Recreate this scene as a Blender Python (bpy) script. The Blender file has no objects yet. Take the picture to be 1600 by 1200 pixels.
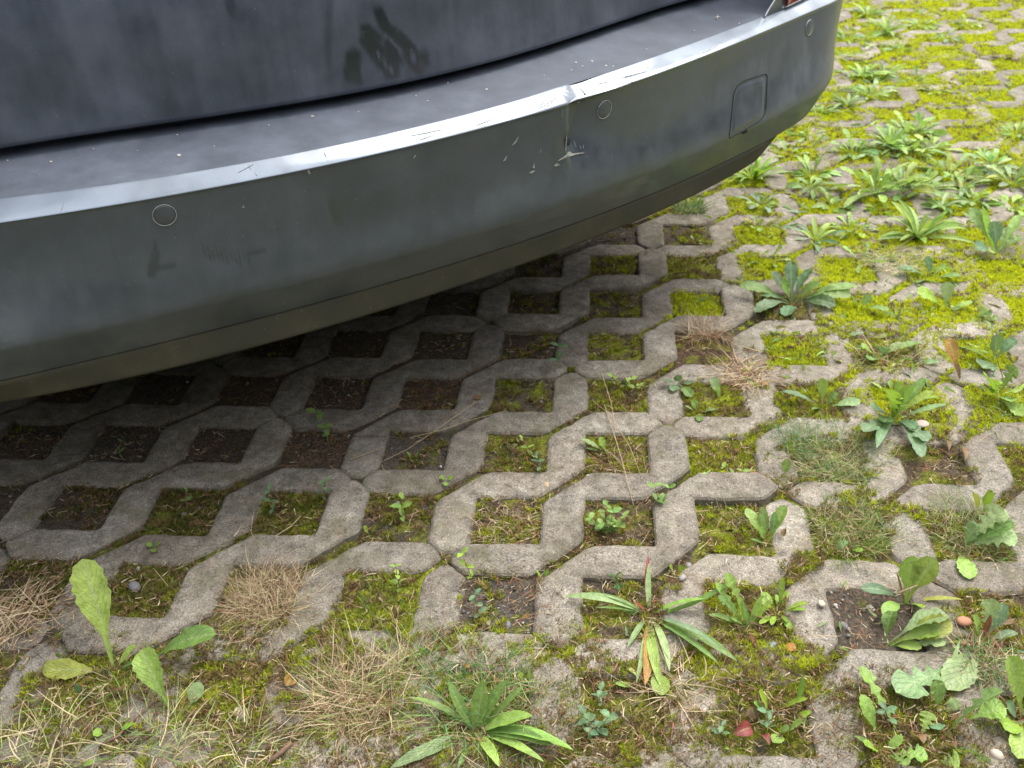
import bpy, bmesh, math, random
import numpy as np
from mathutils import Vector, Matrix
from mathutils.bvhtree import BVHTree
from mathutils.geometry import tessellate_polygon

scene = bpy.context.scene
COL = scene.collection
R = math.radians
rng = np.random.default_rng(11)
random.seed(5)

# ------------------------------------------------------------------ camera
P = 0.16                                   # spacing of the square openings in the paving
CR = np.array([[0.99672171, 0.07631224, -0.02687507],
               [0.02043684, -0.55887787, -0.82899811],
               [-0.07828258, 0.82573117, -0.55860529]])      # right, down, forward
CC = np.array([-0.04752709, -2.01721418, 0.95138503])
FPX = 1535.0
cam_d = bpy.data.cameras.new('camera')
cam = bpy.data.objects.new('camera', cam_d)
COL.objects.link(cam)
cam_d.sensor_width = 36
cam_d.lens = FPX / 1600 * 36
cam_d.clip_start = 0.02
cam_d.clip_end = 400
cam.matrix_world = Matrix((
    (CR[0][0], -CR[1][0], -CR[2][0], CC[0]),
    (CR[0][1], -CR[1][1], -CR[2][1], CC[1]),
    (CR[0][2], -CR[1][2], -CR[2][2], CC[2]),
    (0, 0, 0, 1)))
cam_d.dof.use_dof = True
cam_d.dof.focus_distance = 1.25
cam_d.dof.aperture_fstop = 9.0
scene.camera = cam

# ------------------------------------------------------------------ light
SUN_EL, SUN_AZ = 55, 40          # elevation; azimuth clockwise from +Y
world = bpy.data.worlds.new('World')
scene.world = world
world.use_nodes = True
wn = world.node_tree
wn.nodes.clear()
wo = wn.nodes.new('ShaderNodeOutputWorld')
bg = wn.nodes.new('ShaderNodeBackground')
sky = wn.nodes.new('ShaderNodeTexSky')
sky.sky_type = 'NISHITA'
sky.sun_disc = False
sky.sun_elevation = R(SUN_EL)
sky.sun_rotation = R(SUN_AZ)
sky.air_density = 1.0
sky.dust_density = 5.0
sky.ozone_density = 0.6
hs = wn.nodes.new('ShaderNodeHueSaturation')
hs.inputs['Saturation'].default_value = 0.35
wn.links.new(sky.outputs[0], hs.inputs['Color'])
# overcast: an even cloud layer, brightest overhead, over the clear sky
tc = wn.nodes.new('ShaderNodeTexCoord')
sp_ = wn.nodes.new('ShaderNodeSeparateXYZ'); wn.links.new(tc.outputs['Generated'], sp_.inputs[0])
cr = wn.nodes.new('ShaderNodeValToRGB'); wn.links.new(sp_.outputs[2], cr.inputs[0])
cr.color_ramp.elements[0].position = 0.0; cr.color_ramp.elements[0].color = (0.9, 0.95, 1.0, 1)
q_ = cr.color_ramp.elements.new(0.35); q_.color = (3.6, 3.75, 4.0, 1)
cr.color_ramp.elements[1].position = 1.0; cr.color_ramp.elements[1].color = (12.5, 13.0, 14.0, 1)
mxw = wn.nodes.new('ShaderNodeMix'); mxw.data_type = 'RGBA'; mxw.inputs[0].default_value = 0.65
wn.links.new(hs.outputs[0], mxw.inputs[6]); wn.links.new(cr.outputs[0], mxw.inputs[7])
wn.links.new(mxw.outputs[2], bg.inputs['Color'])
bg.inputs['Strength'].default_value = 0.13
wn.links.new(bg.outputs[0], wo.inputs[0])
sun_d = bpy.data.lights.new('sun', 'SUN')
sun_d.energy = 2.4
sun_d.angle = R(42)
sun_d.color = (1.0, 0.96, 0.88)
sun = bpy.data.objects.new('sun', sun_d)
COL.objects.link(sun)
a = R(SUN_AZ)
e = R(SUN_EL)
sdir = Vector((math.sin(a) * math.cos(e), math.cos(a) * math.cos(e), math.sin(e)))
sun.rotation_euler = sdir.to_track_quat('Z', 'Y').to_euler()
sun.location = (2, -3, 5)

scene.view_settings.view_transform = 'Standard'
scene.view_settings.look = 'None'
scene.view_settings.gamma = 1
scene.view_settings.use_curve_mapping = False
scene.view_settings.exposure = 1.15

# ------------------------------------------------------------------ helpers
def ray(x, y):
    return CR.T @ np.array([(x - 800) / FPX, (y - 600) / FPX, 1.0])

def hit(x, y, z=0.0):
    """the place at height z that the photograph shows at x, y"""
    d = ray(x, y)
    return CC + (z - CC[2]) / d[2] * d

def proj(p):
    v = (np.asarray(p) - CC) @ CR.T
    return v[..., 0] / v[..., 2] * FPX + 800, v[..., 1] / v[..., 2] * FPX + 600, v[..., 2]

def tag(o, label=None, cat=None, group=None, kind=None):
    if label: o['label'] = label
    if cat: o['category'] = cat
    if group: o['group'] = group
    if kind: o['kind'] = kind
    return o

def empty(name, loc=(0, 0, 0), rz=0):
    o = bpy.data.objects.new(name, None)
    o.empty_display_size = 0.03
    o.location = loc
    o.rotation_euler = (0, 0, rz)
    COL.objects.link(o)
    return o

def link(name, me, mat=None, parent=None, loc=None, smooth=False):
    o = bpy.data.objects.new(name, me)
    if mat and not me.materials: me.materials.append(mat)
    COL.objects.link(o)
    if parent: o.parent = parent
    if loc is not None: o.location = loc
    return o

def mesh_np(name, v, f, cols=None, mat=None, smooth=False, uv=None):
    """v (N,3), f (M,k) arrays"""
    v = np.asarray(v, dtype=np.float32); f = np.asarray(f, dtype=np.int32)
    me = bpy.data.meshes.new(name)
    k = f.shape[1]
    me.vertices.add(len(v)); me.vertices.foreach_set('co', v.ravel())
    me.loops.add(f.size); me.loops.foreach_set('vertex_index', f.ravel())
    me.polygons.add(len(f))
    me.polygons.foreach_set('loop_start', np.arange(0, f.size, k, dtype=np.int32))
    me.polygons.foreach_set('loop_total', np.full(len(f), k, dtype=np.int32))
    me.polygons.foreach_set('use_smooth', np.full(len(f), smooth, dtype=bool))
    me.update(calc_edges=True)
    if cols is not None:
        c = np.ones((len(v), 4), dtype=np.float32); c[:, :cols.shape[1]] = cols
        at = me.color_attributes.new('Col', 'FLOAT_COLOR', 'POINT')
        at.data.foreach_set('color', c.ravel())
    if uv is not None:
        l = me.uv_layers.new(name='UVMap')
        l.data.foreach_set('uv', np.asarray(uv, dtype=np.float32)[f.ravel()].ravel())
    if mat: me.materials.append(mat)
    return me

def _h(i, j, s):
    n = (i * 374761393 + j * 668265263 + s * 1442695041) & 0xffffffff
    n = ((n ^ (n >> 13)) * 1274126177) & 0xffffffff
    return ((n ^ (n >> 16)) & 0xffff) / 65535.0

def vn(x, y, s=0):
    """value noise 0..1"""
    x = np.asarray(x, float); y = np.asarray(y, float)
    i = np.floor(x).astype(np.int64); j = np.floor(y).astype(np.int64)
    u = x - i; v = y - j
    u = u * u * (3 - 2 * u); v = v * v * (3 - 2 * v)
    return (_h(i, j, s) * (1 - u) + _h(i + 1, j, s) * u) * (1 - v) + (_h(i, j + 1, s) * (1 - u) + _h(i + 1, j + 1, s) * u) * v

def fbm(x, y, s=0, o=3):
    r = 0; a_ = 1; t = 0
    for k in range(o):
        r = r + a_ * vn(x * 2 ** k, y * 2 ** k, s + k * 7); t += a_; a_ *= 0.5
    return r / t

# ------------------------------------------------------------------ materials
class NT:
    def __init__(s, name):
        s.m = bpy.data.materials.new(name); s.m.use_nodes = True
        s.t = s.m.node_tree; s.t.nodes.clear()
        s.out = s.n('OutputMaterial')
    def n(s, t, **kw):
        o = s.t.nodes.new('ShaderNode' + t)
        for k, v in kw.items():
            if hasattr(o, k) and not k[0].isupper(): setattr(o, k, v)
            else: s.set(o.inputs[k.replace('_', ' ')], v)
        return o
    def set(s, inp, v):
        if isinstance(v, bpy.types.NodeSocket): s.t.links.new(v, inp)
        elif isinstance(v, bpy.types.Node): s.t.links.new(v.outputs[0], inp)
        else:
            if isinstance(v, (tuple, list)) and len(v) == 3 and inp.type == 'RGBA': v = (*v, 1)
            inp.default_value = v
    def noise(s, vec, scale, detail=4, rough=0.55):
        n = s.n('TexNoise'); s.set(n.inputs['Vector'], vec); n.inputs['Scale'].default_value = scale
        n.inputs['Detail'].default_value = detail; n.inputs['Roughness'].default_value = rough
        return n.outputs['Fac']
    def ramp(s, fac, stops):
        r = s.n('ValToRGB'); s.set(r.inputs[0], fac)
        e = r.color_ramp.elements
        while len(e) < len(stops): e.new(0.5)
        for q, (p, c) in zip(e, stops):
            q.position = p; q.color = (*(c if isinstance(c, (tuple, list)) else (c, c, c)), 1)
        return r.outputs[0]
    def mix(s, f, a, b, mode='MIX'):
        m = s.n('Mix', data_type='RGBA', blend_type=mode)
        s.set(m.inputs[0], f); s.set(m.inputs[6], a); s.set(m.inputs[7], b)
        return m.outputs[2]
    def math(s, op, a, b=0.0, clamp=False):
        m = s.n('Math', operation=op, use_clamp=clamp); s.set(m.inputs[0], a); s.set(m.inputs[1], b)
        return m.outputs[0]
    def done(s, sh):
        s.t.links.new(sh.outputs[0] if isinstance(sh, bpy.types.Node) else sh, s.out.inputs['Surface']); return s.m
    def bump(s, h, st, d):
        b = s.n('Bump'); b.inputs['Strength'].default_value = st; b.inputs['Distance'].default_value = d
        s.set(b.inputs['Height'], h); return b.outputs[0]

def mat_concrete():
    s = NT('weathered_concrete')
    pos = s.n('NewGeometry').outputs['Position']
    oi = s.n('ObjectInfo')
    big = s.noise(pos, 9, 5, 0.65)
    mid = s.noise(pos, 45, 6, 0.7)
    fine = s.noise(pos, 420, 3, 0.8)
    c = s.ramp(big, [(0.25, (0.150, 0.125, 0.096)), (0.5, (0.218, 0.190, 0.154)), (0.75, (0.30, 0.272, 0.232))])
    c = s.mix(0.95, c, s.ramp(mid, [(0.25, 0.22), (0.5, 0.5), (0.75, 0.80)]), 'OVERLAY')
    c = s.mix(1.0, c, s.ramp(fine, [(0.30, 0.22), (0.5, 0.5), (0.70, 0.84)]), 'OVERLAY')
    # exposed grit
    vo = s.n('TexVoronoi', feature='F1'); s.set(vo.inputs['Vector'], pos); vo.inputs['Scale'].default_value = 330
    g = s.ramp(vo.outputs['Distance'], [(0.10, 1.0), (0.24, 0.0)])
    sel = s.ramp(s.n('SeparateColor', Color=vo.outputs['Color']).outputs[0], [(0.74, 0.0), (0.78, 1.0)])
    c = s.mix(s.math('MULTIPLY', g, sel), c, (0.55, 0.51, 0.44))
    seld = s.ramp(s.n('SeparateColor', Color=vo.outputs['Color']).outputs[1], [(0.80, 0.0), (0.84, 1.0)])
    c = s.mix(s.math('MULTIPLY', s.math('MULTIPLY', g, seld), 0.85), c, (0.05, 0.045, 0.04))
    # algae film and reddish dust in drifts
    alg = s.ramp(s.noise(pos, 14, 5, 0.7), [(0.50, 0.0), (0.68, 0.55)])
    c = s.mix(alg, c, (0.125, 0.120, 0.055))
    red = s.ramp(s.noise(pos, 17.3, 5, 0.75), [(0.56, 0.0), (0.72, 0.5)])
    c = s.mix(red, c, (0.22, 0.15, 0.10))
    # soil lodged in the pores
    po = s.ramp(s.noise(pos, 130, 4, 0.75), [(0.575, 0.0), (0.67, 0.65)])
    c = s.mix(po, c, (0.085, 0.068, 0.048))
    c = s.mix(1.0, c, s.ramp(oi.outputs['Random'], [(0, 0.76), (1, 1.10)]), 'MULTIPLY')
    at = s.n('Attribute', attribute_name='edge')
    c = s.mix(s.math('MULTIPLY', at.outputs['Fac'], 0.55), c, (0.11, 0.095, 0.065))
    h = s.math('ADD', s.math('MULTIPLY', fine, 0.6), s.math('ADD', s.math('MULTIPLY', mid, 1.6), s.math('MULTIPLY', po, -0.5)))
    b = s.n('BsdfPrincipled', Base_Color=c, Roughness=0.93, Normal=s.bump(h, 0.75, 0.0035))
    b.inputs['Specular IOR Level'].default_value = 0.25
    return s.done(b)

def mat_soil():
    s = NT('soil')
    pos = s.n('NewGeometry').outputs['Position']
    at = s.n('Attribute', attribute_name='Col')
    f = s.noise(pos, 260, 5, 0.75); m = s.noise(pos, 60, 5, 0.7)
    c = s.mix(1.0, at.outputs['Color'], s.ramp(f, [(0.28, 0.25), (0.5, 0.9), (0.72, 1.9)]), 'MULTIPLY')
    c = s.mix(0.6, c, s.ramp(m, [(0.3, 0.3), (0.7, 0.75)]), 'OVERLAY')
    b = s.n('BsdfPrincipled', Base_Color=c, Roughness=0.97, Normal=s.bump(s.math('ADD', f, m), 1.0, 0.006))
    b.inputs['Specular IOR Level'].default_value = 0.15
    return s.done(b)

def mat_vcol(name, rough=0.8, trans=0.3):
    s = NT(name)
    at = s.n('Attribute', attribute_name='Col')
    d = s.n('BsdfPrincipled', Base_Color=at.outputs['Color'], Roughness=rough)
    d.inputs['Specular IOR Level'].default_value = 0.25
    if trans:
        t = s.n('BsdfTranslucent', Color=at.outputs['Color'])
        m = s.n('MixShader', Fac=trans); s.set(m.inputs[1], d); s.set(m.inputs[2], t)
        return s.done(m)
    return s.done(d)

def mat_leaf():
    s = NT('leaf_green')
    uv = s.n('UVMap').outputs[0]
    sep = s.n('SeparateXYZ', Vector=uv)
    pos = s.n('NewGeometry').outputs['Position']
    oi = s.n('ObjectInfo')
    u = s.math('ABSOLUTE', s.math('SUBTRACT', sep.outputs[0], 0.5))
    rib = s.ramp(u, [(0.02, 1.0), (0.07, 0.0)])
    # side veins sweep forward from the midrib
    ph = s.math('SUBTRACT', s.math('MULTIPLY', sep.outputs[1], 60.0), s.math('MULTIPLY', u, 34.0))
    ph = s.math('ADD', ph, s.math('MULTIPLY', s.noise(pos, 110, 3), 9.0))
    ve = s.ramp(s.math('SINE', ph), [(0.82, 0.0), (0.99, 1.0)])
    base = s.mix(1.0, oi.outputs['Color'], s.ramp(s.noise(pos, 90, 4, 0.7), [(0.3, 0.72), (0.7, 1.25)]), 'MULTIPLY')
    base = s.mix(s.math('MULTIPLY', ve, 0.30), base, s.mix(0.5, base, (0.42, 0.5, 0.22)))
    base = s.mix(s.math('MULTIPLY', rib, 0.4), base, (0.36, 0.42, 0.20))
    # browned specks and nibbled tips
    sp = s.ramp(s.noise(pos, 320, 3, 0.6), [(0.70, 0.0), (0.76, 0.8)])
    base = s.mix(sp, base, (0.16, 0.12, 0.05))
    hh = s.math('ADD', s.noise(pos, 160, 3), s.math('MULTIPLY', ve, -0.35))
    d = s.n('BsdfPrincipled', Base_Color=base, Roughness=0.46, Normal=s.bump(hh, 0.8, 0.0020))
    d.inputs['Specular IOR Level'].default_value = 0.42
    t = s.n('BsdfTranslucent', Color=s.mix(0.4, base, (0.30, 0.42, 0.03)))
    m = s.n('MixShader', Fac=0.33); s.set(m.inputs[1], d); s.set(m.inputs[2], t)
    return s.done(m)

def mat_paint(name, col, dustcol, dust_amt, rough=0.22, coat=1.0, metallic=0.35, vertical=False):
    s = NT(name)
    pos = s.n('NewGeometry').outputs['Position']
    at = s.n('Attribute', attribute_name='dirt').outputs['Fac']     # 0 clean .. 1 filthy
    wipe = s.n('Attribute', attribute_name='wipe').outputs['Fac']
    scuff_sheen = s.n('Attribute', attribute_name='scuff_sheen').outputs['Fac']
    blot = s.noise(pos, 13, 5, 0.6)
    mp = s.n('Mapping', Vector=pos); mp.inputs['Scale'].default_value = (46, 46, 3.5)
    streak = s.noise(mp.outputs[0], 1.6, 4, 0.6)
    fine = s.noise(pos, 900, 2, 0.7)
    amt = s.math('MULTIPLY', at, s.ramp(s.math('ADD', s.math('MULTIPLY', blot, 0.72), s.math('MULTIPLY', streak, 0.28)), [(0.34, 0.45), (0.66, 1.35)]))
    amt = s.math('MULTIPLY', amt, s.ramp(fine, [(0.3, 0.75), (0.7, 1.2)]))
    amt = s.math('MULTIPLY', amt, s.math('SUBTRACT', 1.0, s.math('MULTIPLY', wipe, 1.0)), True)
    # tiny splashes and specks
    vo = s.n('TexVoronoi', feature='F1'); s.set(vo.inputs['Vector'], pos); vo.inputs['Scale'].default_value = 210
    sc = s.n('SeparateColor', Color=vo.outputs['Color'])
    spk = s.math('MULTIPLY', s.ramp(vo.outputs['Distance'], [(0.10, 1.0), (0.20, 0.0)]), s.ramp(sc.outputs[0], [(0.88, 0.0), (1.0, 0.9)]))
    amt2 = s.math('MAXIMUM', amt, s.math('MULTIPLY', spk, 0.8), True)
    # hairline scratches
    mp2 = s.n('Mapping', Vector=pos); mp2.inputs['Rotation'].default_value = (0.3, 0.8, 0.55); mp2.inputs['Scale'].default_value = (9, 260, 9)
    scr = s.math('MULTIPLY', s.ramp(s.noise(mp2.outputs[0], 1.0, 2, 0.5), [(0.735, 0.0), (0.76, 1.0)]), s.ramp(s.noise(pos, 6, 2), [(0.48, 0.0), (0.6, 0.45)]))
    amt3 = s.math('MAXIMUM', amt2, scr, True)
    flake = s.noise(pos, 2400, 1)
    basec = s.mix(1.0, col, s.ramp(flake, [(0.3, 0.8), (0.7, 1.25)]), 'MULTIPLY')
    dc = s.mix(s.ramp(blot, [(0.3, 0.0), (0.7, 1.0)]), dustcol, tuple(x * 1.35 for x in dustcol))
    dc = s.mix(spk, dc, (0.33, 0.32, 0.28))
    basec = s.mix(s.math('MULTIPLY', scuff_sheen, 0.55), basec, (0.31, 0.345, 0.39))  # scuffed top band, its sky highlight painted in as a paler base
    c = s.mix(amt3, basec, dc)
    ro = s.math('ADD', s.math('ADD', s.math('MULTIPLY', amt3, 0.55), rough), s.math('MULTIPLY', scuff_sheen, 0.42), True)
    amt3 = s.math('MAXIMUM', amt3, s.math('MULTIPLY', scuff_sheen, 0.35))
    b = s.n('BsdfPrincipled', Base_Color=c, Roughness=ro)
    s.set(b.inputs['Metallic'], s.math('MULTIPLY', s.math('SUBTRACT', 1.0, amt3), metallic))
    s.set(b.inputs['Coat Weight'], s.math('MULTIPLY', s.math('SUBTRACT', 1.0, amt3), coat))
    b.inputs['Coat Roughness'].default_value = 0.10
    s.set(b.inputs['Normal'], s.bump(s.math('ADD', fine, s.math('MULTIPLY', blot, 3.0)), 0.06, 0.0012))
    return s.done(b)

def mat_simple(name, col, rough=0.6, metal=0.0, noise=0.25, scale=60, spec=0.5, coat=0.0):
    s = NT(name)
    pos = s.n('NewGeometry').outputs['Position']
    c = s.mix(1.0, col, s.ramp(s.noise(pos, scale, 5, 0.7), [(0.3, 1 - noise), (0.7, 1 + noise)]), 'MULTIPLY')
    b = s.n('BsdfPrincipled', Base_Color=c, Roughness=rough, Metallic=metal, Normal=s.bump(s.noise(pos, scale * 3, 4), 0.25, 0.002))
    b.inputs['Specular IOR Level'].default_value = spec
    b.inputs['Coat Weight'].default_value = coat
    return s.done(b)

M_CON = mat_concrete()
M_SOIL = mat_soil()
M_MOSS = mat_vcol('moss', 0.85, 0.45)
M_LIT = mat_vcol('dead_plant_matter', 0.85, 0.15)
M_GRASS = mat_vcol('grass_blades', 0.6, 0.35)
M_STONE = mat_vcol('grit', 0.7, 0.0)
M_LEAF = mat_leaf()
M_STEM = mat_simple('plant_stem', (0.16, 0.17, 0.06), 0.6)
M_STEMR = mat_simple('red_stem', (0.22, 0.07, 0.05), 0.6)
M_TWIG = mat_simple('twig_bark', (0.15, 0.085, 0.055), 0.85, 0, 0.4, 250)
M_PAINT = mat_paint('grey_car_paint', (0.088, 0.110, 0.148), (0.088, 0.097, 0.100), 1.0, 0.26, 0.8, 0.92)
M_GATE = mat_paint('grey_tailgate_paint', (0.075, 0.090, 0.130), (0.095, 0.104, 0.128), 1.0, 0.3, 0.8, 0.92)
M_STEP = mat_paint('dusty_step_plastic', (0.032, 0.039, 0.054), (0.105, 0.117, 0.143), 1.0, 0.5, 0.0, 0.0)
M_SKIRT = mat_paint('muddy_skirt_plastic', (0.025, 0.025, 0.018), (0.058, 0.052, 0.031), 1.0, 0.6, 0.0, 0.0)
M_EDGE_HIGHLIGHT = mat_simple('edge_highlight_paint', (0.33, 0.36, 0.38), 0.3, 0.8, .2, 80)  # pale paint standing in for the highlight on the panel edge
M_BLACK = mat_simple('black_rubber', (0.012, 0.012, 0.012), 0.8)
M_DARK = mat_simple('underbody_black', (0.008, 0.008, 0.008), 0.95, spec=0.1)

# ------------------------------------------------------------------ paving
H = 0.192                                   # half a bar, in openings' spacing

def fillet(pts, rads, n=4):
    out = []
    N = len(pts)
    for i in range(N):
        p0 = np.array(pts[i - 1]); p1 = np.array(pts[i]); p2 = np.array(pts[(i + 1) % N])
        r = rads[i]
        a_ = p0 - p1; b_ = p2 - p1
        la = np.linalg.norm(a_); lb = np.linalg.norm(b_)
        r1 = min(r, la * 0.45); r2 = min(r, lb * 0.45)
        A = p1 + a_ / la * r1; B = p1 + b_ / lb * r2
        for k in range(n):
            t = k / (n - 1)
            out.append((1 - t) ** 2 * A + 2 * t * (1 - t) * p1 + t * t * B)
    return np.array(out)

def stone_outline():
    h = H; g = 0.0; c = 0.058; t_ = 0.035; e_ = 0.045
    pts = [(e_, -t_), (h * 0.92, -h), (1 - h - c, -h), (1 + h, h + c + g * 0.3), (1 + h, 1 - h), (2 - h - c, 1 - h),
           (2 + h, 1 + h + c), (2 + h, 2 - h * 0.92), (2 + t_, 2 - e_), (2 - t_, 2 - e_), (2 - h, 2 - h * 0.92),
           (2 - h, 1 + h), (1 + h + c, 1 + h), (1 - h, 1 - h - c), (1 - h, h), (h * 0.92, h), (e_, t_)]
    rad = [0.04, 0.07, 0.075, 0.075, 0.022, 0.075, 0.075, 0.07, 0.04, 0.04, 0.07, 0.022, 0.075, 0.075, 0.022, 0.07, 0.04]
    p = np.array(pts)
    # the joint: the slanted faces stand a little back from the diagonals
    return fillet([tuple(q) for q in p], rad)

BASE = stone_outline()
def resample(o, step):
    nx = np.roll(o, -1, 0); L = np.linalg.norm(nx - o, axis=1)
    out = []
    for q, q2, l in zip(o, nx, L):
        k = max(1, int(l / step))
        for i in range(k): out.append(q + (q2 - q) * i / k)
    out = np.array(out)
    keep = np.linalg.norm(np.roll(out, -1, 0) - out, axis=1) > 0.004
    return out[keep]

def paver_mesh(flip, seed, fine=True):
    o = resample(BASE, 0.055 if fine else 0.2)
    if flip: o = o[::-1, ::-1].copy()
    n_ = (fbm(o[:, 0] * 7 + seed * 13, o[:, 1] * 7, seed) - 0.5)[:, None]
    c = np.roll(o, -1, 0) - np.roll(o, 1, 0); nrm = np.c_[c[:, 1], -c[:, 0]]; nrm /= np.linalg.norm(nrm, axis=1)[:, None]
    o = o + nrm * n_ * 0.032
    n2 = (vn(o[:, 0] * 30 + seed, o[:, 1] * 30, seed + 3) - 0.5)[:, None]
    o = (o + nrm * n2 * 0.014) * P
    bw = 0.0022 + 0.0022 * vn(o[:, 0] * 60, o[:, 1] * 60, seed + 9)[:, None]
    N = len(o)
    zt = (fbm(o[:, 0] * 12, o[:, 1] * 12, seed + 20) - 0.5) * 0.0012
    rings = [np.c_[o - nrm * bw * 2.6, zt], np.c_[o - nrm * bw, zt - 0.0012], np.c_[o, zt - 0.0045], np.c_[o + nrm * 0.0006, np.full(N, -0.05)]]
    bm = bmesh.new()
    vs = [[bm.verts.new(q) for q in r_] for r_ in rings]
    for k in range(3):
        for i in range(N):
            j = (i + 1) % N
            try: bm.faces.new((vs[k][j], vs[k][i], vs[k + 1][i], vs[k + 1][j]))
            except ValueError: pass
    for t in tessellate_polygon([[Vector((q[0], q[1], 0)) for q in rings[0]]]):
        bm.faces.new([vs[0][k] for k in t])
    bmesh.ops.recalc_face_normals(bm, faces=bm.faces)
    for f in bm.faces: f.smooth = False
    me = bpy.data.meshes.new('paver')
    bm.to_mesh(me); bm.free()
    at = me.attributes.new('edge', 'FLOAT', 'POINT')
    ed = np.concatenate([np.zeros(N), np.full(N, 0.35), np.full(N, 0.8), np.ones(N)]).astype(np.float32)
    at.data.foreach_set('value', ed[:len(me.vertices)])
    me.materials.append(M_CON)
    return me

# the openings and joints as a repeating raster, to know where soil shows
RES = 80
def raster():
    yy, xx = np.mgrid[0:4 * RES, 0:4 * RES]
    X = (xx + 0.5) / RES; Y = (yy + 0.5) / RES
    occ = np.zeros(X.shape, bool)
    def inside(poly, x, y):
        r_ = np.zeros(x.shape, bool); n_ = len(poly)
        for i in range(n_):
            x1, y1 = poly[i]; x2, y2 = poly[(i + 1) % n_]
            if y1 == y2: continue
            c_ = ((y1 > y) != (y2 > y)) & (x < (x2 - x1) * (y - y1) / (y2 - y1) + x1)
            r_ ^= c_
        return r_
    for m in range(-4, 8):
        for n_ in range(-4, 5):
            O = np.array([0.5, -0.5]) + m * np.array([1, -1]) + n_ * np.array([2, 2])
            if O[0] < -3.5 or O[0] > 4.5 or O[1] < -3.5 or O[1] > 4.5: continue
            for fl in (0, 1):
                q = BASE[:, ::-1] if fl else BASE
                occ |= inside(q + O, X, Y)
    return occ
OCC = raster()
def shifted(o, r_):
    out = o.copy()
    for dx in range(-r_, r_ + 1):
        for dy in range(-r_, r_ + 1):
            if dx * dx + dy * dy <= r_ * r_: out &= np.roll(np.roll(o, dx, 1), dy, 0)
    return out
DIST = np.zeros(OCC.shape)                  # how far into the stone, in raster cells
for r_ in range(1, 9): DIST += shifted(OCC, r_)
DIST += OCC
def stone_depth(x, y):
    """0 in openings and joints, otherwise metres in from the stone's edge (capped)"""
    i = np.floor((x / P % 4) * RES).astype(int) % (4 * RES)
    j = np.floor((y / P % 4) * RES).astype(int) % (4 * RES)
    return DIST[j, i] / RES * P

pav = empty('pavement')
tag(pav, kind='structure')
variants = [[paver_mesh(fl, sd) for sd in range(7)] for fl in (0, 1)]
coarse = [paver_mesh(fl, 3, False) for fl in (0, 1)]
cands = []
for m in range(-26, 30):
    for n_ in range(-16, 18):
        O = (np.array([0.5, -0.5]) + m * np.array([1, -1]) + n_ * np.array([2, 2])) * P
        if not (-3.0 < O[0] < 5 and -2.9 < O[1] < 4.5): continue
        for fl in (0, 1):
            c = O + P * np.array([1.0, 1.0])
            samp = O + P * (BASE[::6, ::-1] if fl else BASE[::6])
            px, py, dz = proj(np.c_[samp, np.zeros(len(samp))])
            vis = ((px > 0) & (px < 1600) & (py > 0) & (py < 1200) & (dz > 0)).any()
            d = np.linalg.norm(np.array([*c, 0]) - CC)
            cands.append((not vis, d, O, fl))
cands.sort(key=lambda q: (q[0], q[1]))
rest = []
for k, (nv, d, O, fl) in enumerate(cands):
    if not nv and k < 300:
        o = link('paver', variants[fl][rng.integers(7)], None, pav)
        o.location = (O[0] + rng.normal(0, 0.0008), O[1] + rng.normal(0, 0.0008), float(np.clip(rng.normal(0, 0.0016), -.0022, .004)))
        o.rotation_euler = (rng.normal(0, R(0.55)), rng.normal(0, R(0.55)), rng.normal(0, R(0.3)))
    else: rest.append((O, fl))
V = []; F = []; base = 0; ED = []
tri = []
for fl in (0, 1):
    me = coarse[fl]; me.calc_loop_triangles()
    vv = np.array([v.co[:] for v in me.vertices]); ff = np.array([t.vertices[:] for t in me.loop_triangles])
    tri.append((vv, ff))
for O, fl in rest:
    vv, ff = tri[fl]
    V.append(vv + [O[0], O[1], rng.normal(0, 0.0015)]); F.append(ff + base); base += len(vv)
far = link('paver', mesh_np('distant_pavers', np.concatenate(V), np.concatenate(F), mat=M_CON), None, pav)
tag(far, kind='stuff')

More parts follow.
